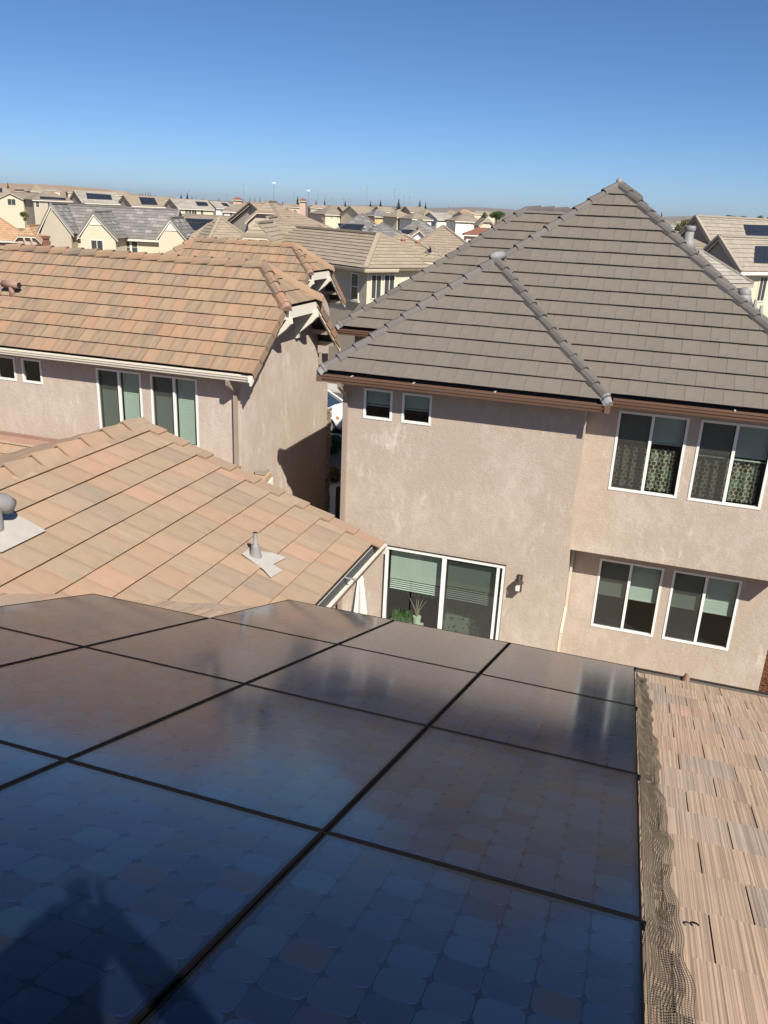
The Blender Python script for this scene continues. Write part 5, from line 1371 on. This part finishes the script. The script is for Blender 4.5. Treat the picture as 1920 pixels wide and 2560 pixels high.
def broad(px0, px1, ytop, ybot, D, label, mat='green', n=2600, group='leafy trees among the houses'):
    l = at(px0, ybot, D); r = at(px1, ybot, D); t = at((px0+px1)/2, ytop, D); c = (l+r)/2; W = (r-l).length; h = t.z-l.z
    rr = random.Random(int(px0*3+px1)); o = thing('leafy_tree', label, 'tree', (c.x, c.y, 0), group)
    m = MB(); m.tube([Vector((c.x, c.y, 0)), Vector((c.x, c.y, l.z+h*.4))], [W*.04, W*.02], 7)
    blobs = []
    for i in range(11):
        an = rr.random()*6.283; q = math.sqrt(rr.random())*.36*W; z = l.z+h*(.25+.55*rr.random()); rad = W*(.14+.12*rr.random())
        cc = Vector((c.x+q*math.cos(an), c.y+q*math.sin(an), min(z, t.z-rad*.8))); blobs.append((cc, rad)); m.tube([Vector((c.x, c.y, l.z+h*.1)), cc], [W*.015, W*.006], 5)
    m.build('trunk', M['bark'], o)
    pts = []
    for i in range(n):
        cc, rad = rr.choice(blobs); v = Vector((rr.gauss(0, 1), rr.gauss(0, 1), rr.gauss(0, 1))).normalized()*rad*(rr.random()**.4)*(1+.25*rr.random()); v.z *= .8
        pts.append((cc+v, 1))
    link(bpy.data.objects.new('crown', leaf_mesh(pts, W*.035, M[mat], rr)), o)
con = [(20.4, 456, 470), (453, 484, 500), (468.5, 481, 500), (480, 490, 501), (490, 492.5, 501), (744, 490, 513), (790, 501, 516), (811.6, 499, 517), (862.7, 500, 520), (926, 502, 519), (951, 499, 518), (996, 496, 524), (1049, 499.5, 521), (1063.5, 505.5, 521), (1651.6, 530, 550), (693, 502, 511), (707, 503, 512), (764, 497, 512), (547, 495, 504), (1176, 525, 533)]
pos = ['standing alone on the brown hill at the upper left', 'left of the tallest conifer above the cream house', 'tallest above the cream house with small solar array', 'first short one right of the pair above the cream house', 'second short one above the cream house', 'beside the pink tower house', 'squat, right of the farther cell tower', 'below a short light pole right of the cell towers', 'slim, left of the tall light poles', 'below the tallest light pole', 'right of the tallest light pole', 'largest and darkest on the skyline', 'left and taller of the right hand pair', 'right and shorter of the right hand pair', 'thin, above the grey brown hip at the right', 'tiny, just right of the nearer cell tower', 'tiny, second right of the nearer cell tower', 'narrow, left of the farther cell tower', 'tiny, above the small white gabled house', 'tiny, on the brown gable roof near green trees']
for (x, a, b), s in zip(con, pos): conifer(x, a, b, 420, 'dark conifer, '+s, wide=.60 if x in (790, 926, 996, 1049) else .48)
pop = [(350, 481, 490), (356, 481, 490), (364, 480, 491), (371, 480, 491), (376, 482, 491), (388, 485, 493), (625, 494, 509), (637, 494.5, 510), (650, 492, 511), (663.5, 498, 510), (501, 495, 503), (506, 494, 503), (510, 493, 503)]
pp = ['first of the row over the hill foot', 'second of the row over the hill foot', 'third of the row over the hill foot', 'fourth of the row over the hill foot', 'fifth of the row over the hill foot', 'last of the row over the hill foot', 'first left of the nearer cell tower', 'second left of the nearer cell tower', 'tallest left of the nearer cell tower', 'bushy, closest to the nearer cell tower', 'left of three above the cream house', 'middle of three above the cream house', 'right of three above the cream house']
for (x, a, b), s in zip(pop, pp): conifer(x, a, b, 430, 'narrow poplar, '+s, wide=.34, mat='poplar' if x > 400 else 'conifer', name='poplar', group='poplars on the skyline', n=500)
broad(1676, 1736, 548, 590, 150, 'yellow green tree behind the vent pipe on the right', 'olive', 4200)
broad(1726, 1760, 553, 590, 152, 'greener tree right of the yellow green tree', 'green')
broad(1812, 1846, 538, 556, 240, 'round green tree left above the right edge roof', 'green')
broad(1840, 1868, 540, 556, 245, 'round green tree touching its left neighbour above the right edge roof', 'green')
broad(1887, 1907, 538, 556, 240, 'spiky dark tree above the solar roof at the right', 'green', 1500)
broad(1912, 1930, 541, 556, 242, 'dark tree cut by the right picture edge', 'green', 1500)
broad(1201, 1219, 528, 552, 190, 'small yellowing tree left of the green tree by the ridge', 'olive')
broad(1223, 1259, 528, 552, 185, 'bright green tree just left of the grey brown ridge', 'green', 3800)
broad(50, 75, 527, 556, 150, 'olive shrub below the cream gabled house at the left', 'olive')
broad(1290, 1330, 536, 552, 300, 'dim green tree behind the grey brown ridge', 'green', 1500)
M['steel'] = plain('pole_steel', (.20, .21, .22), .5, .5)
M['antenna'] = plain('antenna_white', (.66, .67, .68), .5, .4)
def pole(px, ytop, ybot, D, label, kind, cat='light pole', group='sports field light poles'):
    b = at(px, ybot, D); t = at(px, ytop, D); h = t.z; w = D/2071.0; o = thing('cell_tower' if kind == 'cell' else 'light_pole', label, cat, (b.x, b.y, 0), group)
    m = MB(); r = w*(.9 if kind == 'cell' else .38); m.tube([Vector((b.x, b.y, 0)), Vector((t.x, t.y, h))], [r*1.2, r*.8], 8); m.build('mast', M['steel'], o)
    u = CR.copy(); u.z = 0; u.normalize(); v = Vector((-u.y, u.x, 0)); top = Vector((t.x, t.y, h))
    if kind == 'cell':
        m = MB()
        for an in range(3):
            d = Matrix.Rotation(an*2.094, 3, 'Z') @ u; m.bar(top-UP*w*1.2, top-UP*w*1.2+d*w*3.6, w*.3, w*.3)
        m.bar(top-UP*w*11-u*w*3, top-UP*w*11+u*w*3, w*.3, w*.4); m.build('platform', M['steel'], o)
        for an in range(9):
            d = Matrix.Rotation(an*.698, 3, 'Z') @ u; q = top+d*w*3.6-UP*w*3.0; m = MB(); m.obox(q-u*w*.5-v*w*.2, u*w*1.0, v*w*.4, UP*w*4.6); m.build('antenna', M['antenna'], o)
    elif kind == 'T':
        m = MB(); m.bar(top-u*w*3, top+u*w*3, w*.35, w*.35); m.build('crossarm', M['steel'], o)
        for i in range(5): m = MB(); q = top+u*w*(-2.8+1.4*i); m.obox(q-u*w*.35-v*w*.3, u*w*.7, v*w*.6, UP*w*.9); m.build('lamp_head', M['steel'], o)
    else:
        for i in range(3):
            m = MB(); q = top-UP*w*(i*1.3); m.obox(q+u*w*.1-v*w*.3, u*w*1.5, v*w*.5, UP*w*.8); m.build('lamp_head', M['steel'], o)
pole(684.6, 457, 512, 430, 'taller and nearer cell tower crowned with white antennas', 'cell', 'cell tower', 'cell towers')
pole(771, 476, 516, 430, 'shorter cell tower with white antennas beside the pink tower house', 'cell', 'cell tower', 'cell towers')
for x, a, b, k, l in [(608.5, 460, 508, 'S', 'tall thin light pole above the red cupola'), (471.3, 474, 500, 'S', 'light pole rising behind the tallest conifer at left'), (566, 487, 506, 'S', 'short light pole left of the red cupola'), (735, 481, 511, 'T', 'light pole with crossarm between the cell towers'), (794, 486, 513, 'T', 'thin light pole right of the shorter cell tower'), (811.6, 490, 514, 'T', 'crossarm light pole directly above a conifer'), (830.6, 496, 516, 'T', 'short crossarm light pole right of the conifer pole'), (858.8, 496, 517, 'S', 'short light pole just left of the slim conifer'), (917.5, 467, 518, 'S', 'tallest light pole near the middle of the skyline'), (986.5, 473, 521, 'T', 'tall light pole left of the largest conifer'), (1010, 488.6, 523, 'T', 'light pole right of the largest conifer'), (1024, 492, 524, 'S', 'rightmost thin light pole before the pair of conifers'), (877, 505, 518, 'T', 'very short crossarm pole right of the slim conifer'), (871.5, 498, 518, 'S', 'faint short light pole right of the slim conifer'), (1122, 513, 528, 'T', 'forked antenna pole left of the blue hill')]:
    pole(x, a, b, 450, l, k)

# ------------------------------------------------------------------ white car at the kerb
M['carpaint'] = plain('white_car_paint', (.78, .78, .77), .25, .5, var=.02)
M['tyre'] = plain('tyre_rubber', (.02, .02, .02), .85, .2)
M['rim'] = plain('alloy_rim', (.42, .42, .43), .35, .5, .6)
M['carglass'] = plain('car_glass', (.03, .05, .075), .05, .7)
M['amber'] = plain('amber_lens', (.65, .25, .08), .3, .5)
M['lens'] = plain('head_lamp_lens', (.62, .60, .55), .15, .6)
def car(label, loc, rot):
    o = thing('parked_car', label, 'car', loc); Rz = Matrix.Rotation(rot, 4, 'Z')
    def tr(m): m.v = [Vector(loc) + (Rz @ q) for q in m.v]; return m
    # rear to front along +x; cross sections (x, half width low, half width high, z0, z1)
    prof = [(-2.25, .80, .72, .35, 1.05), (-2.15, .88, .80, .28, 1.12), (-1.0, .92, .88, .25, 1.06), (.6, .92, .88, .25, 1.03), (1.25, .92, .85, .25, 1.0), (1.95, .90, .78, .26, .90), (2.22, .82, .66, .32, .74), (2.32, .66, .52, .40, .62)]
    V, F = [], []
    for x, wl_, wh, z0, z1 in prof:
        V += [(x, -wl_*.92, z0), (x, -wl_, z0+(z1-z0)*.35), (x, -wl_*.985, z0+(z1-z0)*.68), (x, -wh, z1-.05), (x, -wh*.8, z1), (x, 0, z1+.03), (x, wh*.8, z1), (x, wh, z1-.05), (x, wl_*.985, z0+(z1-z0)*.68), (x, wl_, z0+(z1-z0)*.35), (x, wl_*.92, z0)]
    k = 11
    for i in range(len(prof)-1):
        for j in range(k): F.append((i*k+j, i*k+(j+1) % k, (i+1)*k+(j+1) % k, (i+1)*k+j))
    F += [tuple(range(k)), tuple(reversed(range((len(prof)-1)*k, len(prof)*k)))]
    m = MB(); m.add(V, F); body = tr(m).build('body', M['carpaint'], o, True)
    cab = [(-2.1, .76, .62, 1.08, 1.15), (-1.75, .80, .60, 1.06, 1.58), (-.9, .82, .62, 1.04, 1.66), (.0, .82, .62, 1.03, 1.62), (.55, .80, .64, 1.0, 1.38), (1.22, .78, .70, .98, 1.02)]
    V, F = [], []
    for x, wl_, wh, z0, z1 in cab: V += [(x, -wl_, z0), (x, -wh, z1-.04), (x, -wh*.7, z1), (x, wh*.7, z1), (x, wh, z1-.04), (x, wl_, z0)]
    for i in range(len(cab)-1):
        for j in range(5): F.append((i*6+j, i*6+j+1, (i+1)*6+j+1, (i+1)*6+j))
    m = MB(); m.add(V, F); tr(m).build('cabin_glass', M['carglass'], o, True)
    m = MB(); m.add([(-1.85, -.56, 1.585), (-1.85, .56, 1.585), (.02, .58, 1.64), (.02, -.58, 1.64), (-.9, -.58, 1.68), (-.9, .58, 1.68)], [(0, 4, 5, 1), (4, 3, 2, 5)]); tr(m).build('roof_panel', M['carpaint'], o)
    m = MB()
    for sy in (-1, 1):
        m.tube([(.0, sy*.63, 1.61), (.6, sy*.66, 1.36), (1.25, sy*.74, 1.01)], .035, 6); m.tube([(-.45, sy*.64, 1.63), (-.4, sy*.83, 1.05)], .04, 6)
    tr(m).build('pillar', M['carpaint'], o)
    for sx in (-1.35, 1.42):
        for sy in (-1, 1):
            m = MB(); m.tube([(sx, sy*.93, .34), (sx, sy*.70, .34)], .345, 24); ty = tr(m).build('tyre', M['tyre'], o)
            m = MB(); m.tube([(sx, sy*.94, .34), (sx, sy*.90, .34)], .235, 18)
            for s5 in range(5):
                an = s5*1.2566; m.bar((sx, sy*.945, .34), (sx+.22*math.cos(an), sy*.945, .34+.22*math.sin(an)), .05, .02, Vector((0, 1, 0)))
            tr(m).build('rim', M['rim'], ty)
    for sy in (-1, 1):
        m = MB(); m.prism([(1.86, sy*.86, .62), (2.2, sy*.76, .60), (2.24, sy*.72, .74), (1.80, sy*.84, .80)], (0, sy*.03, .01)); hl = tr(m).build('headlight', M['lens'], o)
        m = MB(); m.prism([(1.80, sy*.872, .66), (1.92, sy*.862, .65), (1.90, sy*.86, .77), (1.76, sy*.87, .79)], (0, sy*.03, .01)); tr(m).build('indicator', M['amber'], hl)
    m = MB(); m.box((2.28, -.45, .42), (2.34, .45, .60)); tr(m).build('grille', M['tyre'], o)
    m = MB(); m.box((2.05, -.85, .24), (2.33, .85, .34)); tr(m).build('bumper', M['tyre'], o)
    return o
car('white car parked on the street, seen through the gap between the houses', (-13.55, 31.75, 0.0), math.radians(-8))
# shrubs and hedge by the gap
def shrub(x, y, r, h, label, mat='green', n=900):
    rr = random.Random(int(x*100)); o = thing('shrub', label, 'shrub', (x, y, 0))
    m = MB()
    for i in range(5): m.tube([Vector((x, y, 0)), Vector((x+rr.uniform(-r, r)*.5, y+rr.uniform(-r, r)*.5, h*.7))], [.02, .008], 5)
    m.build('stem', M['bark'], o)
    pts = []
    for i in range(n):
        v = Vector((rr.gauss(0, 1), rr.gauss(0, 1), rr.gauss(0, 1))).normalized()*(rr.random()**.35); pts.append((Vector((x+v.x*r, y+v.y*r, h*.5+v.z*h*.5)), 1))
    link(bpy.data.objects.new('crown', leaf_mesh(pts, .05, M[mat], rr)), o)
shrub(-9.85, 24.9, .40, .5, 'small leafy shrub at the stone pier in the gap', 'olive')
shrub(-11.1, 28.2, .35, .6, 'dark rounded shrub on the shaded path beyond the stone pier', 'green')
shrub(-11.3, 28.9, .3, .5, 'low shrub between the stone pier and the street', 'green')
for i in range(7):
    pass
# ------------------------------------------------------------------ the photographer, whose shadow falls on the panels
def person():
    o = thing('person', 'person in dark clothes taking the photograph, seen only as a shadow on panels', 'person', P(.18, -.55, zmain(-.55)))
    fz = zmain(-.55)+.05
    J = {}
    def j(n, x, y, z, r): J[n] = (P(x, y, z), r)
    j('pelvis', .16, -.50, -.62, .17); j('waist', .15, -.44, -.45, .16); j('chest', .14, -.32, -.22, .17); j('neck', .18, -.24, -.03, .07); j('head', .20, -.20, .09, .092); j('crown', .20, -.21, .17, .078)
    J.update({'lsh': (P(-.03, -.30, -.13), .08), 'lel': (P(-.13, -.16, -.20), .062), 'lwr': (P(.06, -.10, .02), .045), 'lha': (P(.05, -.04, .05), .045),
              'rsh': (P(.33, -.30, -.12), .075), 'rel': (P(.52, -.16, -.10), .055), 'rwr': (P(.26, -.11, .09), .042), 'rha': (P(.15, -.04, .06), .045)})
    for s, sg in (('l', -1), ('r', 1)):
        j(s+'hip', .16+sg*.11, -.50, -.68, .11); j(s+'kn', .16+sg*.17, -.18, -.86, .08); j(s+'an', .16+sg*.16, -.45, fz+.09, .05); j(s+'to', .16+sg*.18, -.24, fz+.0, .04)
    E = [('pelvis', 'waist'), ('waist', 'chest'), ('chest', 'neck'), ('neck', 'head'), ('head', 'crown')]
    for s in 'lr': E += [('chest', s+'sh'), (s+'sh', s+'el'), (s+'el', s+'wr'), (s+'wr', s+'ha'), ('pelvis', s+'hip'), (s+'hip', s+'kn'), (s+'kn', s+'an'), (s+'an', s+'to')]
    names = list(J); me = bpy.data.meshes.new('body'); me.from_pydata([tuple(J[n][0]) for n in names], [(names.index(a), names.index(b)) for a, b in E], [])
    me.materials.append(plain('dark_clothes', (.05, .055, .07), .9))
    b = link(bpy.data.objects.new('body', me), o)
    sk = b.modifiers.new('skin', 'SKIN'); b.modifiers.new('sub', 'SUBSURF').levels = 1
    for i, n in enumerate(names):
        sv = me.skin_vertices[0].data[i]; sv.radius = (J[n][1], J[n][1]); sv.use_root = (n == 'pelvis')
    for s, sg in (('l', -1), ('r', 1)):
        h = J[s+'ha'][0]; m = MB()
        for k in range(4): m.tube([h+Vector((sg*.01, .01, -.03+k*.022)), h+Vector((-sg*.015, .045, -.03+k*.022)), h+Vector((-sg*.035, .05, -.03+k*.022))], [.009, .0085, .007], 6)
        m.tube([h+Vector((0, 0, -.03)), h+Vector((-sg*.03, .0, -.015)), h+Vector((-sg*.045, .015, .0))], [.011, .01, .008], 6)
        m.build('fingers', M['skin'], o)
    m = MB(); hc_ = J['head'][0]
    m.tube([hc_+Vector((0, -.03, .02)), hc_+Vector((0, -.03, .09)), hc_+Vector((0, 0, .125))], [.108, .10, .05], 12); m.build('hair', M['wood'], o, True)
    return o
M['skin'] = plain('skin', (.45, .28, .2), .6)
person()

# ------------------------------------------------------------------ air
def haze():
    m = MB(); m.box((-9500, -3400, -1.5), (9500, 14400, H+80))
    t = NT('haze_air'); t.t.links.new(t.n('VolumePrincipled', {'Color': (.84, .91, 1.0, 1), 'Density': HAZE, 'Anisotropy': .2}).outputs[0], t.out.inputs['Volume'])
    o = m.build('haze', t.m); o['kind'] = 'stuff'; tag(o, 'thin blue haze over the far roofs and hills', 'haze'); return o
HAZE = 4.5e-5
haze()
